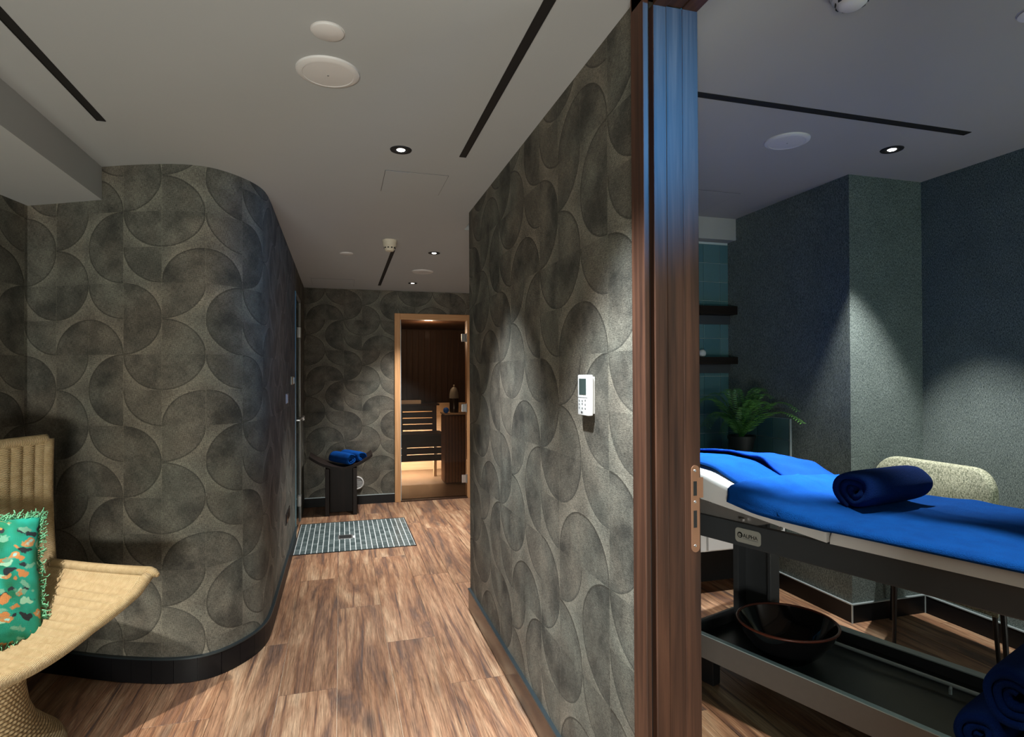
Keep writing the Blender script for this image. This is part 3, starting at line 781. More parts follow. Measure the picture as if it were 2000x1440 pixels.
# ------------------------------------------------------------------ sauna
sd = structure(MB().box(.576, .640, BY-.028, BY+.10, 0, 2.112, .003).build('door_3', M['pine']))
MB().box(1.402, 1.440, BY-.028, BY+.10, 0, 2.112, .003).build('frame_post', M['pine'], sd)
MB().box(.640, 1.402, BY-.028, BY+.10, 2.045, 2.112, .003).build('frame_head', M['pine_x'], sd)
MB().box(.640, .648, BY-.006, BY+.02, 0, 2.045).build('door_seal', M['alu'], sd)
MB().box(.640, 1.402, BY-.03, BY+.09, 0.0002, .012).build('threshold', M['thermo'], sd)
MB().box(.650, 1.396, BY-.004, BY+.004, .022, 2.04).build('glass_pane', M['glass_dark'], sd)
for z in (1.849, 1.037, .221):
    h = MB().box(1.338, 1.385, BY-.014, BY-.004, z-.045, z+.045, .002).build('hinge', M['steel'], sd)
    MB().box(1.385, 1.400, BY-.022, BY-.004, z-.05, z+.05, .004).build('hinge_knuckle', M['tray_grey'], h)
SX0, SX1, SY0, SY1 = .42, 2.2, BY+.1, 9.1
sf = structure(MB().box(SX0-.1, SX1+.1, BY+.0, SY1+.1, -.11, -.001).build('floor', M['sauna_floor']))
structure(MB().box(SX0-.1, SX1+.1, BY+.1, SY1+.1, 2.12, 2.2).build('ceiling', M['thermo_z']))
sw_ = structure(MB().box(SX0-.1, SX1+.1, SY1+.012, SY1+.1, 0, 2.12).build('wall_sauna_back', M['thermo']))
sl_ = structure(MB().box(SX0-.1, SX0-.012, BY+.1, SY1, 0, 2.12).build('wall_sauna_left', M['thermo']))
sr_ = structure(MB().box(SX1+.012, SX1+.1, BY+.1, SY1, 0, 2.12).build('wall_sauna_right', M['thermo']))
pm = MB().box(-.044, .044, -.012, 0, 0, 2.11, .003).mesh('panel'); pm.materials.append(M['thermo_z'])
x = SX0+.045
while x < SX1: inst('panel', pm, sw_, (x, SY1+.012, .0)); x += .09
y = SY1-.05
while y > BY+.15: inst('panel', pm, sr_, (SX1+.012, y, 0), (0, 0, R_(-90))); y -= .09
structure(MB().box(SX0-.1, OX0, BY+.1, BY+.12, 0, 2.12).build('wall_sauna_front', M['thermo_z']))
structure(MB().box(OX1, SX1+.1, BY+.1, BY+.12, 0, 2.12).build('wall_sauna_front', M['thermo_z']))
bn = thing('sauna_bench', 'dark two-step sauna bench lit from behind its slats', 'bench', (.9, 8.0, 0))
for z0, z1 in ((.262, .347), (.357, .440), (.450, .600)): MB().box(SX0, 1.382, 8.0, 8.024, z0, z1, .002).build('skirt_board', M['thermo'], bn)
for x in (.80, 1.335): MB().box(x-.02, x+.045, 7.998, 8.03, .262, .60, .001).build('upright', M['thermo_z'], bn)
for k in range(5): MB().box(SX0, 1.36, 7.985+k*.10, 8.078+k*.10, .600, .625, .003).build('seat_slat', M['thermo'], bn)
for z0, z1 in ((.640, .715), (.727, .803), (.815, .893), (.905, .985)): MB().box(SX0, 1.30, 8.50, 8.524, z0, z1, .002).build('skirt_board', M['thermo'], bn)
MB().box(1.26, 1.32, 8.495, 8.53, .62, .985, .001).build('upright', M['thermo_z'], bn)
MB().box(.815, .84, 8.495, 8.53, .62, .985, .001).build('upright', M['thermo_z'], bn)
for k in range(4): MB().box(SX0, 1.36, 8.48+k*.14, 8.61+k*.14, .985, 1.01, .003).build('seat_slat', M['thermo'], bn)
MB().box(1.25, 1.29, 8.30, 8.36, 0, .60).build('leg', M['aspen'], bn)
tag(MB().box(-.14, .14, -.02, .02, 0, .055, .006).build('sauna_headrest', M['headrest'], at=(.955, 8.49, 1.01)), 'pale wooden block headrest lying on the upper sauna bench', 'headrest')
bs = thing('bench_light', 'warm light strip hidden under the sauna bench', 'light strip', (.85, 8.72, .05)) if False else None
structure(MB().box(SX0, SX1, 8.95, 8.98, 0, 1.0).build('trim_4', M['aspen']))   # pale boarding behind the benches
lamp('AREA', 'bench_glow', (.85, 8.35, .55), (.85, 8.6, 0), 34, (1, .93, .84), .9, sizey=.12)
lamp('AREA', 'bench_glow', (.85, 8.75, .95), (.85, 8.9, .5), 4, (1, .74, .45), .8, sizey=.1)
# heater enclosure with upright slats and a ledge
he = thing('heater_enclosure', 'sauna heater enclosure of upright wooden slats right of the bench', 'enclosure', (1.55, 7.7, 0))
MB().box(1.31, 2.05, 7.66, 7.98, 0.0, .90).build('core', M['thermo_z'], he)
sm_ = MB().box(-.0165, .0165, -.014, 0, .02, .885, .003).mesh('slat'); sm_.materials.append(M['panel_z'])
for k in range(18): inst('slat', sm_, he, (1.328+k*.041, 7.66, 0))
for k in range(7): inst('slat', sm_, he, (1.31, 7.69+k*.041, 0), (0, 0, R_(-90)))
MB().box(1.29, 2.07, 7.62, 7.99, .90, .922, .004).build('ledge', M['aspen'], he)
tag(MB().lathe([(0, 0), (.012, .001), (.03, .012), (.04, .036), (.035, .058), (.02, .072), (0, .077)], seg=24).build('blue_ball', M['blue_ball'], smooth=True, at=(1.315, 7.66, .922)), 'bright blue ball on the corner of the sauna ledge', 'ball')
jr = thing('domed_form', 'dark jar with a pale lid standing on the sauna ledge', 'form', (1.435, 7.74, .922))  # unidentified domed shape, built as a solid round body
MB().lathe([(0, 0), (.055, 0), (.06, .02), (.06, .17), (.052, .19), (.05, .20)], (1.435, 7.74, .922), 28).build('body', M['base_brown'], jr, smooth=35)
MB().lathe([(.062, .19), (.062, .21), (.058, .26), (.044, .31), (.022, .335), (0, .34)], (1.435, 7.74, .922), 28).build('dome', M['badge'], jr, smooth=35)
MB().lathe([(.008, .335), (.008, .348), (.013, .356), (.010, .368), (0, .37)], (1.435, 7.74, .922), 16).build('dome_knob', M['cream'], jr, smooth=35)
lamp('POINT', 'sauna_lamp', (1.1, 7.75, 1.95), (1.1, 7.4, 0), 15, (1, .78, .55), .05)

# ------------------------------------------------------------------ rolled towels
def rolled_towel(name, label, mat, center, axis, R, L, turns=3.0, th=.022, squash=.9, group='rolled blue towels', seed=0, phase=0):
    """spiral roll; axis is the horizontal direction of its length; rests at center.z"""
    rnd = np.random.RandomState(seed)
    ax = Vector(axis).normalized(); up = Vector((0, 0, 1)); sd_ = ax.cross(up)
    c = Vector(center)+up*(R+th*.46)*squash
    n = int(turns*36); r0 = max(.008, R-turns*th*1.02); m = 16
    def rad(t): return r0+(R-r0)*t
    ph = rnd.rand(6)*6.28
    mb = MB(); vs = []
    def pt(t, off, s):
        a = phase+t*turns*2*math.pi
        r = rad(t)+off
        r *= 1+.035*math.sin(3*a+ph[0]+s*2)+.02*math.sin(5*a+ph[1]-s*3)
        e = (abs(s-.5)*2)
        bulge = 1-.10*e**6
        along = (s-.5)*L*(1-.08*(1-t)) + .006*math.sin(a*2+ph[2])
        return c + sd_*(r*bulge*math.cos(a)) + up*(r*bulge*squash*math.sin(a)) + ax*along
    # closed cross-section: outer skin out, inner skin back
    ring = [(k/n, th*.46) for k in range(n+1)] + [(1-k/n, -th*.46) for k in range(n+1)]
    N = len(ring)
    for j in range(m+1):
        for (t, off) in ring: vs.append(tuple(pt(t, off, j/m)))
    fs = [(j*N+i, j*N+(i+1) % N, (j+1)*N+(i+1) % N, (j+1)*N+i) for j in range(m) for i in range(N)]
    for j in (0, m):
        for k in range(n): fs.append((j*N+k, j*N+k+1, j*N+N-2-k, j*N+N-1-k))
    mb.add(vs, fs)
    o = mb.build(name, mat, smooth='all', loc=tuple(center))
    tag(o, label, 'towel', group); return o

# ------------------------------------------------------------------ stool with two rolled towels
scx, scy = 0.0, 6.44
st = thing('curved_stool', 'dark brown wooden stool with a curved saddle seat before the back wall', 'stool', (scx, scy, 0))
def saddle(a, b, h):
    x = (a-.5)*.62; y = (b-.5)*.40
    z = .462 + 1.25*x*x + h
    return (scx+x, scy+y*(1-.15*abs(x)/.31), z)
mb = MB(); mb.grid(lambda a, b: saddle(a, b, .028), 28, 8); mb.grid(lambda a, b: saddle(a, b, 0), 28, 8)
for b in (0, 1): mb.grid(lambda a, q: saddle(a, b, .028*q), 28, 1)
for a in (0, 1): mb.grid(lambda b, q: saddle(a, b, .028*q), 8, 1)
mb.build('seat', M['wenge'], st, smooth=40, weld=.0005)
MB().box(scx-.155, scx-.115, scy-.19, scy+.17, 0, .475, .003).build('leg', M['wenge'], st)
MB().box(scx+.115, scx+.155, scy-.19, scy+.17, 0, .475, .003).build('leg', M['wenge'], st)
MB().box(scx-.115, scx+.115, scy-.02, scy+.02, 0, .463, .003).build('cross_panel', M['wenge'], st)
rolled_towel('rolled_towel', 'rolled blue towel on the curved stool, left of the pair', M['towel'], (scx+.012, scy-.03, .4935), (.55, -.84, 0), .060, .34, 2.4, .019, .95, seed=1)
rolled_towel('rolled_towel', 'rolled blue towel on the curved stool, right of the pair', M['towel'], (scx+.118, scy+.03, .508), (.55, -.84, 0), .058, .34, 2.4, .019, .95, seed=2, phase=2)

# ------------------------------------------------------------------ wicker lounge chair
f_ = Vector((.85, -.53, 0)).normalized(); l_ = Vector((.53, .85, 0)).normalized()
tip = Vector((-.80, 2.74, 0))
HW = .46; cc = tip - l_*HW      # front lip centre
ch = thing('wicker_lounge_chair', 'natural wicker lounge chair with winged seat on a woven pedestal by the left wall', 'chair', (cc.x-f_.x*.27, cc.y-f_.y*.27, 0))
def seat_z(s, q):       # s -1..1 across, q 0 back .. 1 front
    e = abs(s)
    z = .425 + .17*e**1.95
    z += .05*q*max(0, e-.9)/.1*.5
    return z + .02*(1-q)**2
DEP = .47
def seat_pt(s, q, h=0):
    spread = 1+.02*q
    p = cc + l_*(s*HW*spread) - f_*((1-q)*DEP) + f_*(.05*q*max(0, abs(s)-.55)/.45)
    return Vector((p.x, p.y, seat_z(s, q)+h))
NR = 22
def rib(s): return .011*(1-abs(math.sin((s+1)/2*NR*1.3*math.pi))**.55)
def rib2(s): return .011*abs(math.sin((s+1)/2*NR*math.pi))**.7
mb = MB()
mb.grid(lambda a, b: seat_pt(2*a-1, b, rib(2*a-1)), 480, 14, uvfn=lambda a, b: (a*1.0, b*DEP))
mb.grid(lambda a, b: seat_pt(2*a-1, b, -.022), 60, 6, uvfn=lambda a, b: (a*1.0, b*DEP))
seat = mb.build('seat', M['wicker_seat'], ch, smooth='all')
def back_pt(s, q, h=0):   # q 0 bottom .. 1 top
    b = seat_pt(s, 0); n = f_
    top = 1.148-.012*(1-s*s)
    z = b.z + (top-b.z)*q
    p = Vector((b.x, b.y, z)) - f_*(.015*q + .012*math.sin(q*math.pi)) + n*h + f_*(-.05*(1-s*s))*min(1, q*3)
    return p
mb = MB()
mb.grid(lambda a, b: back_pt(2*a-1, b, rib2(2*a-1)), 240, 14, uvfn=lambda a, b: (a*1.0, b*.6))
mb.grid(lambda a, b: back_pt(2*a-1, b, -.022), 60, 6, uvfn=lambda a, b: (a*1.0, b*.6))
mb.build('backrest', M['wicker_seat'], ch, smooth='all')
S = [-1+2*k/60 for k in range(61)]
MB().tube([seat_pt(s, 1, -.006)+f_*.006 for s in S], .021, 12).build('front_rim', M['wicker_rim'], ch, smooth='all')
for sg in (-1, 1):
    MB().tube([seat_pt(sg, q/12, 0)+l_*sg*.008 for q in range(13)]+[seat_pt(sg, 1, -.004)+f_*.022+l_*sg*.008, seat_pt(sg, 1, -.010)+f_*.042+l_*sg*.008], .021, 12, rfn=lambda t: .021 if t < .9 else .021*(1-.55*(t-.9)/.1)).build('side_rim', M['wicker_rim'], ch, smooth='all')
    MB().tube([back_pt(sg, q/12, 0)+l_*sg*.005 for q in range(13)], .022, 12).build('back_rim', M['wicker_rim'], ch, smooth='all')
MB().tube([back_pt(s, 1, 0) for s in S], .021, 12).build('top_rim', M['wicker_rim'], ch, smooth='all')
pc = Vector((-1.325, 2.61, 0))
PEDX, PEDY = pc.x, pc.y
mb = MB(); prof = [(.30, 0), (.315, .012), (.30, .04), (.265, .075), (.225, .12), (.20, .18), (.19, .25), (.19, .32), (.20, .405)]
mb.lathe(prof, (PEDX, PEDY, 0), 72)
# uv in metres-ish
mb.uv = [[(u*1.4, v*1.0) for (u, v) in f] for f in mb.uv]
mb.build('pedestal', M['wicker_base'], ch, smooth='all')

# cushion leaning on the backrest
cq = cc + l_*(.055) - f_*.295
cush = thing('patterned_cushion', 'green cushion with orange and dark spots and mint fringe on the wicker chair', 'cushion', (cq.x, cq.y, .46))
CM = Matrix((l_, (Vector((0, 0, 1))*.93 - f_*.36).normalized(), (f_*.93+Vector((0, 0, 1))*.36).normalized())).transposed().to_4x4()
CM = CM @ Matrix.Rotation(R_(-13), 4, 'Z'); CM.translation = (cq.x, cq.y, .682)
def cush_pt(a, b, sgn):
    x, y = (2*a-1), (2*b-1); S_ = .245
    t = .075*(max(0, 1-abs(x)**2.6)*max(0, 1-abs(y)**2.6))**.55
    pin = 1-.06*(1-abs(y)**2)*0 - .05*(abs(x)*abs(y))*0
    px = x*S_*(1-.09*(1-y*y)); py = y*S_*(1-.09*(1-x*x))
    return CM @ Vector((px, py, sgn*t+.004*math.sin(9*x+4*y)))
mb = MB(); mb.grid(lambda a, b: cush_pt(a, b, 1), 36, 36); mb.grid(lambda a, b: cush_pt(a, b, -1), 36, 36)
mb.build('cover', M['cushion'], cush, smooth='all', weld=.0004)
mb = MB(); rnd = random.Random(3)
for side in range(4):
    for k in range(240):
        a = rnd.random()
        x, y = [(a, 0), (a, 1), (0, a), (1, a)][side]
        p = cush_pt(x, y, 0); o = CM.to_3x3() @ Vector(((x-.5), (y-.5), 0)).normalized()
        L = .006+.019*rnd.random()
        t1 = Vector((rnd.uniform(-1, 1), rnd.uniform(-1, 1), rnd.uniform(-1, 1)))*.018
        t2 = Vector((rnd.uniform(-1, 1), rnd.uniform(-1, 1), rnd.uniform(-1, 1)))*.02
        mb.tube([p-o*.006, p+o*L*.5+t1, p+o*L+t1*.3+t2*.7], .0017, 4)
fo = mb.build('fringe', M['fringe'], cush); fo['kind'] = 'stuff'

# ------------------------------------------------------------------ treatment room: vanity niche
vn = thing('vanity_unit', 'white vanity counter with dark plinth in the tiled niche', 'counter', (2.0, 3.5, 0))
MB().box(1.0, CX-.002, 3.178, NY-.002, .815, .847, .003).build('worktop', M['counter'], vn)
MB().box(1.0, CX-.01, 3.24, NY-.002, .30, .815).build('cabinet_body', M['counter'], vn)
for k in range(3): MB().box(1.02+k*.59, 1.60+k*.59-.006, 3.222, 3.24, .31, .80, .002).build('door_panel', M['white'], vn)
MB().box(1.0, CX-.013, 3.53, NY-.002, 0, .30).build('plinth', M['black'], vn)
# splashback on the side wall
spb = thing('tile_splashback', 'low pale edged tile splashback on the dark side wall by the fern', 'splashback', (CX, 3.49, .85))
MB().box(CX-.006, CX, 3.175, NY-.004, .8475, 1.122).build('backing', M['wall_grout'], spb)
ts = MB().box(-.005, 0, -.0755, .0755, -.0665, .0665, .002).mesh('tile'); ts.materials.append(M['wall_tile'])
for i in range(4):
    for j in range(2): inst('tile', ts, spb, (CX-.006, 3.182+.0765+.1545*i, .851+.0675+.136*j))
MB().box(CX-.013, CX, 3.170, 3.1755, .8475, 1.126).build('edge_trim', M['alu'], spb)
MB().box(CX-.013, CX, 3.170, NY-.004, 1.1225, 1.126).build('edge_trim', M['alu'], spb)
for z0, z1, lb in ((1.848, 1.908, 'upper dark wooden shelf across the tiled niche'), (1.487, 1.538, 'lower dark wooden shelf across the tiled niche, holding a pale ball')):
    t = thing('niche_shelf', lb, 'shelf', (2.2, 3.75, z0), group='dark shelves in the niche')
    MB().box(1.0, CX-.001, 3.70, NY-.001, z0, z1, .002).build('board', M['walnut_x'], t)
    MB().box(1.0, CX-.001, NY-.02, NY-.001, z0-.065, z0-.001).build('back_rail', M['bed_grey'], t)
tag(MB().lathe([(0, 0), (.012, .002), (.024, .012), (.028, .028), (.024, .044), (.012, .054), (0, .056)], seg=24).build('decor_ball', M['sphere'], smooth=True, at=(2.52, 3.752, 1.538)), 'small pale ball standing on the lower niche shelf', 'ball')

# fern in pot
fx, fy, fz = 2.650, 3.49, .847
fern = thing('potted_fern', 'green fern in a black pot on the vanity counter', 'plant', (fx, fy, fz))
MB().lathe([(0, 0), (.064, 0), (.066, .004), (.085, .118), (.091, .118), (.093, .126), (.093, .142), (.088, .144), (.085, .142), (.083, .125)], (fx, fy, fz), 32).build('pot', M['pot'], fern, smooth=35)
MB().lathe([(.0835, .127), (.05, .133), (0, .135)], (fx, fy, fz), 20).build('soil', M['soil'], fern)
def frond(az, L, rise, droop, seed):
    rnd = random.Random(seed); mb = MB(); d = Vector((math.cos(az), math.sin(az), 0)); pts = []
    n = 34
    for k in range(n+1):
        t = k/n; pts.append(Vector((fx, fy, fz+.13)) + d*(L*(t**1.15)*.95+.012) + Vector((0, 0, rise*math.sin(t*1.75)*(1) - droop*t*t*t)))
    mb.tube(pts, .0022, 5, rfn=lambda t: .0026*(1-.75*t))
    side = d.cross(Vector((0, 0, 1)))
    for k in range(3, n+1):
        t = k/n; tan = (pts[min(k+1, n)]-pts[k-1]).normalized(); nrm = side.cross(tan)
        ll = .060*(math.sin(min(1, t*1.25+.12)*math.pi*.82)**.7)*(1.05-.35*t)*(L/.3)**.4
        for sg in (-1, 1):
            for sub in (0,):
                b = pts[k]-tan*sub*L/n; v = (side*sg*.92 + tan*.40 + nrm*(-.12+rnd.uniform(-.12, .12))).normalized(); wv = tan*ll*.11
                m_ = b+v*ll*.55+nrm*.003
                mb.add([b, m_-wv, b+v*ll, m_+wv], [(0, 1, 2, 3)])
    mb.build('frond', M['leaf'], fern)
fr = [(-82, .50, .20, .10), (-78, .44, .25, .09), (198, .40, .20, .13), (182, .38, .27, .10), (215, .38, .16, .13), (-95, .34, .25, .08), (250, .34, .26, .08), (275, .28, .28, .05), (-92, .20, .27, .03),
      (262, .24, .31, .04), (150, .22, .28, .05), (225, .24, .31, .05), (-88, .24, .30, .03), (165, .30, .27, .07), (120, .16, .28, .04), (190, .30, .18, .13), (205, .22, .30, .04), (238, .30, .22, .09)]
for k, (az, L, ri, drp) in enumerate(fr): frond(R_(az), L, ri*1.2, drp, k)

# ------------------------------------------------------------------ massage table (own axes: x = across, y = along)
TH = R_(18.5); TM = Matrix.Rotation(TH, 4, 'Z')
mt = thing('massage_table', 'electric massage table with white cushions and graphite frame in the treatment room', 'massage table', tuple(TM @ Vector((2.55, 1.0, 0))), TH)
def tbox(nm, mat, *a, b=0, parent=mt, sm=False):
    mb = MB(); mb.T = TM; mb.box(*a, b); return mb.build(nm, mat, parent, smooth=30 if sm else False)
tbox('side_rail', M['bed_grey'], 2.135, 2.165, -.2, 1.95, .712, .806, b=.004)
tbox('side_rail', M['bed_grey'], 2.885, 2.915, -.2, 1.95, .712, .806, b=.004)
tbox('end_rail', M['bed_grey'], 2.165, 2.885, 1.92, 1.95, .712, .806); tbox('end_rail', M['bed_grey'], 2.165, 2.885, -.2, -.17, .712, .806)
for t0 in (1.608, .02):
    mb = MB(); mb.T = TM
    mb.box(2.575, 2.65, t0+.17, t0+.20, .19, .74, .003); mb.box(2.575, 2.65, t0, t0+.016, .19, .74, .003); mb.box(2.635, 2.65, t0+.01, t0+.18, .19, .74)
    mb.build('lift_column', M['bed_grey'], mt)
tray = tbox('tray', M['tray_in'], 2.225, 2.795, -.2, 1.815, .178, .190)
tbox('near_rim', M['tray_grey'], 2.215, 2.227, -.2, 1.82, .140, .242, b=.002, parent=tray)
tbox('rim_cap', M['rod'], 2.213, 2.238, -.2, 1.815, .2425, .247, b=.001, parent=tray)
tbox('far_rim', M['bed_grey'], 2.795, 2.807, -.2, 1.82, .140, .242, b=.002, parent=tray)
tbox('rim_cap', M['rod'], 2.768, 2.812, -.2, 1.815, .2425, .248, b=.001, parent=tray)
tbox('end_rim', M['bed_grey'], 2.227, 2.795, 1.805, 1.82, .140, .252, b=.002, parent=tray)
mb = MB(); mb.T = TM; mb.tube([(2.665, -.19, .222), (2.665, 1.80, .222)], .0075, 10); mb.tube([(2.665, .92, .222), (2.655, .92, .208), (2.655, .92, .190)], .006, 8); mb.build('cable_rod', M['rod'], tray, smooth=30)
for t0 in (1.70, -.1):
    for w0 in (2.27, 2.71): tbox('foot', M['metal_black'], w0, w0+.05, t0, t0+.08, 0, .178, b=.004)
def top_z(t, w):
    if t < 1.10: z = .866
    else:
        P_ = [(1.10, .866), (1.30, .898), (1.50, .940), (1.64, .985), (1.78, 1.000), (2.02, .985)]
        z = np.interp(t, [p[0] for p in P_], [p[1] for p in P_])
    # slight crown lowered to the far side of the head part
    return float(z) - (.045*max(0, (w-2.45)/.5) if t > 1.3 else .045*max(0, (w-2.45)/.5)*max(0, (t-1.1)/.2))
def cushion_mesh(nm, w0, w1, t0, t1, thk, bot):
    mb = MB(); mb.T = TM
    def ring(w, t, a):
        pass
    nu, nv = 24, 40
    def top(a, b):
        w = w0+(w1-w0)*a; t = t0+(t1-t0)*b
        e = min(a, 1-a)*(w1-w0); e2 = min(b, 1-b)*(t1-t0); r = .022
        dz = 0
        for x in (e, e2):
            if x < r: dz += r-math.sqrt(max(0, r*r-(r-x)**2))
        return (w, t, top_z(t, w)-min(dz, thk*.8))
    A = [0, .004, .01, .018, .03] + [.03+.94*k/14 for k in range(1, 14)] + [.97, .982, .99, .996, 1]
    def remap(u, n): return u
    vs = []; NA = len(A); B = [0, .003, .008, .015, .024]+[.024+.952*k/30 for k in range(1, 30)]+[.976, .985, .992, .997, 1]; NB = len(B)
    for b in B:
        for a in A: vs.append(top(a, b))
    for b in B:
        for a in A:
            w, t = w0+(w1-w0)*a, t0+(t1-t0)*b
            vs.append((w, t, bot(t)))
    off = NA*NB; fs = []
    for j in range(NB-1):
        for i in range(NA-1):
            q = (j*NA+i, j*NA+i+1, (j+1)*NA+i+1, (j+1)*NA+i); fs.append(q); fs.append(tuple(off+k for k in q[::-1]))
    for j in range(NB-1):
        for i in (0, NA-1): fs.append((j*NA+i, (j+1)*NA+i, off+(j+1)*NA+i, off+j*NA+i))
    for i in range(NA-1):
        for j in (0, NB-1): fs.append((j*NA+i, j*NA+i+1, off+j*NA+i+1, off+j*NA+i))
    mb.add(vs, fs)
    return mb.build(nm, M['leather'], mt, smooth=50)
cushion_mesh('seat_cushion', 2.12, 2.96, -.2, 1.095, .06, lambda t: .809)
cushion_mesh('head_cushion', 2.12, 2.96, 1.107, 2.02, .06, lambda t: float(np.interp(t, [1.1, 1.64, 2.02], [.809, .876, .89])))
mb = MB(); mb.T = TM; mb.add([(w_, t_, z_) for w_ in (2.15, 2.9) for t_, z_ in ((1.33, .83), (1.40, .806), (1.98, .806), (1.98, .872), (1.64, .868))], [(0, 1, 2, 3, 4), (5, 6, 7, 8, 9), (0, 5, 6, 1), (3, 8, 9, 4), (4, 9, 5, 0), (1, 6, 7, 2), (2, 7, 8, 3)]); mb.build('support_panel', M['tray_grey'], mt)
for t_, z_ in ((1.60, .870), (1.455, .822), (1.29, .822)):
    mb = MB(); mb.T = TM; mb.box(2.125, 2.14, t_-.008, t_+.008, z_-.006, z_+.004); mb.build('bolt', M['steel'], mt)
# badge with its lettering
bd = MB(); bd.T = TM
pts = []
for cxx, czz, a0 in ((1.474, .783, 0), (1.474, .783, 0),): pass
def rrect(y0, y1, z0, z1, r, n=6):
    out = []
    for (cy, cz_, a) in ((y1-r, z1-r, 0), (y0+r, z1-r, 90), (y0+r, z0+r, 180), (y1-r, z0+r, 270)):
        for k in range(n+1):
            q = R_(a+90*k/n); out.append((cy+r*math.cos(q), cz_+r*math.sin(q)))
    return out
rr = rrect(1.372, 1.486, .729, .787, .014); n = len(rr)
bd.add([(2.1325, y, z) for y, z in rr]+[(2.1352, y, z) for y, z in rr], [tuple(range(n)), tuple(range(n, 2*n))]+[(i, (i+1) % n, n+(i+1) % n, n+i) for i in range(n)])
badge = bd.build('name_badge', M['badge'], mt)
def text_on_badge(s, t_left, z, size, w=2.1318, bold=.0):
    cu = bpy.data.curves.new('lettering', 'FONT'); cu.body = s; cu.size = size; cu.extrude = .0002; cu.offset = bold
    o = bpy.data.objects.new('lettering', cu); COL.objects.link(o)
    bpy.context.view_layer.update()
    me = bpy.data.meshes.new_from_object(o.evaluated_get(bpy.context.evaluated_depsgraph_get()))
    bpy.data.objects.remove(o); bpy.data.curves.remove(cu)
    # text x runs toward smaller t (to the viewer's right), y up, facing -x
    B = Matrix(((0, 0, -1, w), (-1, 0, 0, t_left), (0, 1, 0, z), (0, 0, 0, 1)))
    me.transform(W[mt].inverted() @ TM @ B); me.materials.clear(); me.materials.append(M['ink'])
    q = bpy.data.objects.new('lettering', me); COL.objects.link(q); q.parent = badge; return q
W[badge] = W[mt].copy()
text_on_badge('ALPHA', 1.4505, .752, .0215, bold=.0002)
mb = MB(); mb.T = TM
xs = [1.449-.0075*k for k in range(9)]
for y in xs: mb.box(2.1317, 2.1322, y-.0052, y, .7455, .7482)
mb.build('small_print', M['frame_steel'], badge)
mb = MB(); mb.T = TM @ Matrix.Translation((2.1322, 1.4640, .759)) @ Matrix.Rotation(R_(-90), 4, 'Y'); mb.lathe([(0, 0), (.0118, 0), (.0118, .0006), (0, .0006)], seg=28); mb.build('logo_disc', M['ink'], badge)
lg = text_on_badge('e', 1.4718, .7515, .029, w=2.1312, bold=.0006); lg.data.materials.clear(); lg.data.materials.append(M['badge']); lg.name = 'logo_letter'

# towels spread on the table
def draped(nm, label, mat, fn, nu, nv, th=.012):
    mb = MB(); mb.T = TM
    mb.grid(fn, nu, nv); o = mb.build(nm, mat, None, smooth='all', loc=tuple(TM @ Vector((2.55, .8 if nv > 60 else 1.7, .87))))
    md = o.modifiers.new('thickness', 'SOLIDIFY'); md.thickness = th; md.offset = 1
    tag(o, label, 'towel', 'towels spread on the massage table'); return o
from mathutils import noise as mn
def fn_main(a, b):
    t = -.2+1.70*b
    wl = 2.100; over = .003+.040*max(0, min(1, (t-1.08)/.3))
    Lw = .86+over; s = a*Lw
    wr = 2.965 - (.03*math.sin(t*7) if t > 1.2 else .015*math.sin(t*5))
    if s < over: w = wl+.004+.010*math.sin(s/over*1.57); z = top_z(t, 2.14)-.012-(over-s)
    else:
        q = (s-over)/(Lw-over); w = 2.108+(wr-2.108)*q
        e = min(1, (w-2.108)/.03); z = top_z(t, max(w, 2.12))-.012*(1-math.sqrt(max(0, 1-(1-e)**2)))
    z += .003+.012*max(0, min(1, (t-1.36)/.05))*min(1, a*5)+.004*mn.noise(Vector((w*9, t*6, 0)))*min(1, a*8) + .006*math.exp(-((t-1.03+.12*(w-2.2))/.05)**2)*min(1, a*6)
    # crease lines along
    z += .0045*math.exp(-((w-2.62)/.012)**2)
    return (w, t, max(z, top_z(t, min(max(w, 2.13), 2.94))+.002 if w > 2.16 and w < 2.94 else z))
draped('bath_towel', 'large royal blue towel spread over the middle and foot of the massage table', M['towel'], fn_main, 60, 120, .010)
def fn_head(a, b):
    t = 1.40+.62*b; wl = 2.175+.03*math.sin(b*3); wr = 2.62
    w = wl+(wr-wl)*a
    z = top_z(t, w)+.003+.005*max(0, b-.15)*(1+mn.noise(Vector((w*7, t*5, 3)))) + .012*max(0, min(1, (b-.18)/.25))
    return (w, t, z)
draped('hand_towel', 'bright royal blue towel at the head of the massage table, near side', M['towel'], fn_head, 40, 40, .010)
def fn_head2(a, b):
    t = 1.40+.64*b; wl = 2.50+.015*math.sin(b*5); wr = 2.958
    w = wl+(wr-wl)*a; k = max(0, min(1, (b-.12)/.2))
    z = top_z(t, min(w, 2.95))+.006+.020*k+.010*k*mn.noise(Vector((w*8, t*7, 9)))+.016*k*math.exp(-(a/.15)**2)+.006*k*math.sin(t*40+w*15)*math.exp(-((b-.3)/.2)**2)
    return (w, t, z)
draped('hand_towel', 'darker blue towel at the head of the massage table, far side', M['towel_mid'], fn_head2, 40, 44, .010)
nax = TM @ Vector((1, -.16, 0))
rolled_towel('rolled_towel', 'large navy rolled towel lying across the massage table', M['towel_dark'], tuple(TM @ Vector((2.575, 1.11, .872))), tuple(nax), .083, .40, 2.6, .028, .9, seed=4, phase=.6)
rolled_towel('rolled_towel', 'navy rolled towel on the lower tray, bottom left of the pile at the right edge', M['towel_dark'], tuple(TM @ Vector((2.44, .700, .1915))), tuple(TM @ Vector((1, .0, 0))), .077, .40, 2.6, .026, 1, group='pile of rolled towels on the tray', seed=6, phase=2.4)
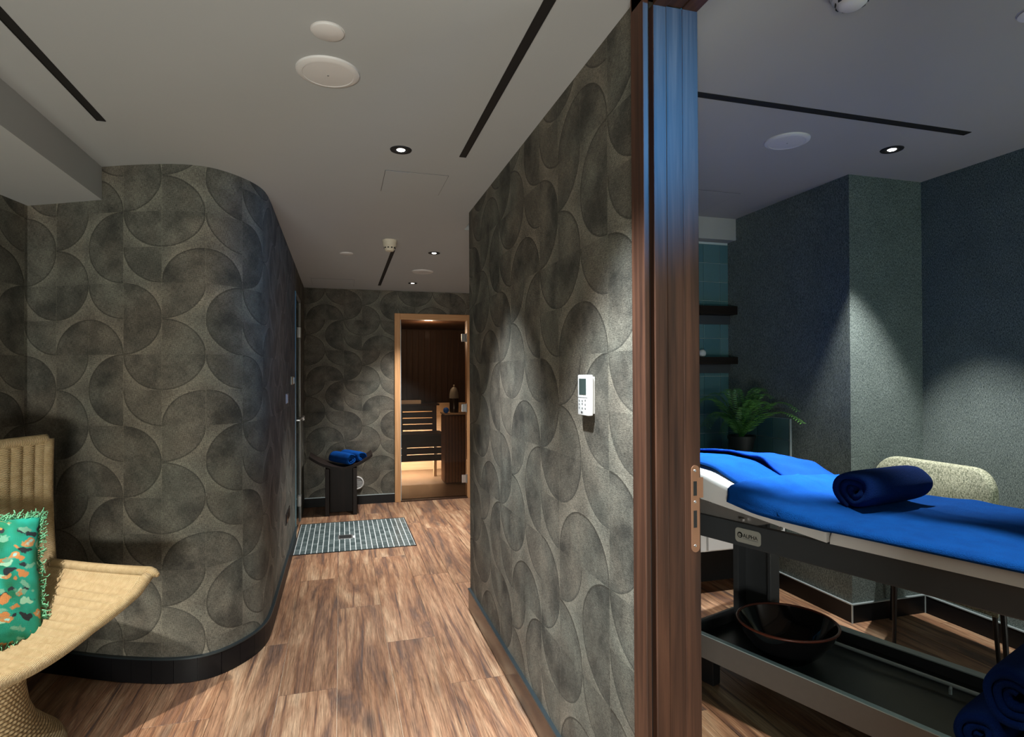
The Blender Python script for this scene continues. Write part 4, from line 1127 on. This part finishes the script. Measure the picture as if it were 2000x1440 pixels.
rolled_towel('rolled_towel', 'navy rolled towel on the lower tray, bottom right of the pile, mostly out of frame', M['towel_dark'], tuple(TM @ Vector((2.44, .518, .1915))), tuple(TM @ Vector((1, .0, 0))), .077, .40, 2.6, .026, 1, group='pile of rolled towels on the tray', seed=8, phase=.4)
rolled_towel('rolled_towel', 'navy rolled towel lying on top of the pile at the right edge', M['towel_dark'], tuple(TM @ Vector((2.42, .609, .349))), tuple(TM @ Vector((1, .0, 0))), .085, .40, 2.6, .026, 1, group='pile of rolled towels on the tray', seed=5, phase=1.2)
# bowl
bc = TM @ Vector((2.435, 1.445, .1905))
bwl = thing('lacquer_bowl', 'black glossy bowl with a russet rim on the table tray', 'bowl', tuple(bc))
MB().lathe([(0, .004), (.085, .002), (.09, 0), (.095, .006), (.14, .045), (.180, .10), (.203, .150), (.196, .150), (.172, .104), (.132, .052), (.085, .02), (0, .014)], tuple(bc), 56).build('body', M['bowl'], bwl, smooth=60)
MB().tube([(bc.x+.201*math.cos(2*math.pi*k/64), bc.y+.201*math.sin(2*math.pi*k/64), bc.z+.152) for k in range(65)], .0055, 8, cap=False).build('rim', M['rim'], bwl, smooth='all')

# ------------------------------------------------------------------ upholstered chair
ac = thing('upholstered_chair', 'sage boucle chair with rounded backrest and thin black legs by the textile wall', 'chair', (2.88, 2.30, 0))
def back_shape(x, y0, y1, z0, z1, th, r, lean):
    mb = MB()
    pts = rrect(y0, y1, z0, z1, r, 8); n = len(pts)
    prof = [(0, .0), (.006, -.28), (.022, -.5)]
    layers = [(-th/2, -.018), (-th/2+.008, -.006), (-th/2+.022, 0), (th/2-.022, 0), (th/2-.008, -.006), (th/2, -.018)]
    vs = []; cy, cz_ = (y0+y1)/2, (z0+z1)/2
    for (dx, ins) in layers:
        for (y, z) in pts:
            k = Vector((y-cy, z-cz_)); L = k.length; k = k*((L+ins)/L)
            c_ = .035*((k.x)/((y1-y0)/2))**2
            vs.append((x+dx-c_+lean*(cz_+k.y-z0), cy+k.x, cz_+k.y))
    fs = [(i*n+j, i*n+(j+1) % n, (i+1)*n+(j+1) % n, (i+1)*n+j) for i in range(len(layers)-1) for j in range(n)]
    vs += [(x-th/2-.004+lean*(cz_-z0), cy, cz_), (x+th/2+.004+lean*(cz_-z0), cy, cz_)]
    a, b = len(vs)-2, len(vs)-1
    fs += [(a, j, (j+1) % n) for j in range(n)] + [(b, (len(layers)-1)*n+j, (len(layers)-1)*n+(j+1) % n) for j in range(n)]
    mb.add(vs, fs); return mb
back_shape(2.97, 2.045, 2.69, .60, .952, .065, .12, .06).build('backrest', M['boucle'], ac, smooth=60)
mb = MB(); mb.prism([(2.60, 1.80), (2.56, 2.43), (2.96, 2.69), (3.03, 2.66), (3.03, 2.07), (2.98, 2.03)], .40, .48); mb.build('seat', M['boucle'], ac)
for (x0, y0), (x1, y1) in (((2.735, 2.39), (2.74, 2.405)), ((2.735, 1.875), (2.735, 1.85)), ((3.0, 2.63), (3.03, 2.675)), ((3.0, 2.105), (3.03, 2.095))):
    MB().tube([(x0, y0, .41), (x1, y1, 0)], .011, 10, rfn=lambda t: .012-.003*t).build('leg', M['metal_black'], ac, smooth=30)
for y in (2.2, 2.53): MB().tube([(2.93, y, .42), (3.0, y, .46), (3.005, y, .62)], .010, 8).build('back_strut', M['metal_black'], ac, smooth=30)
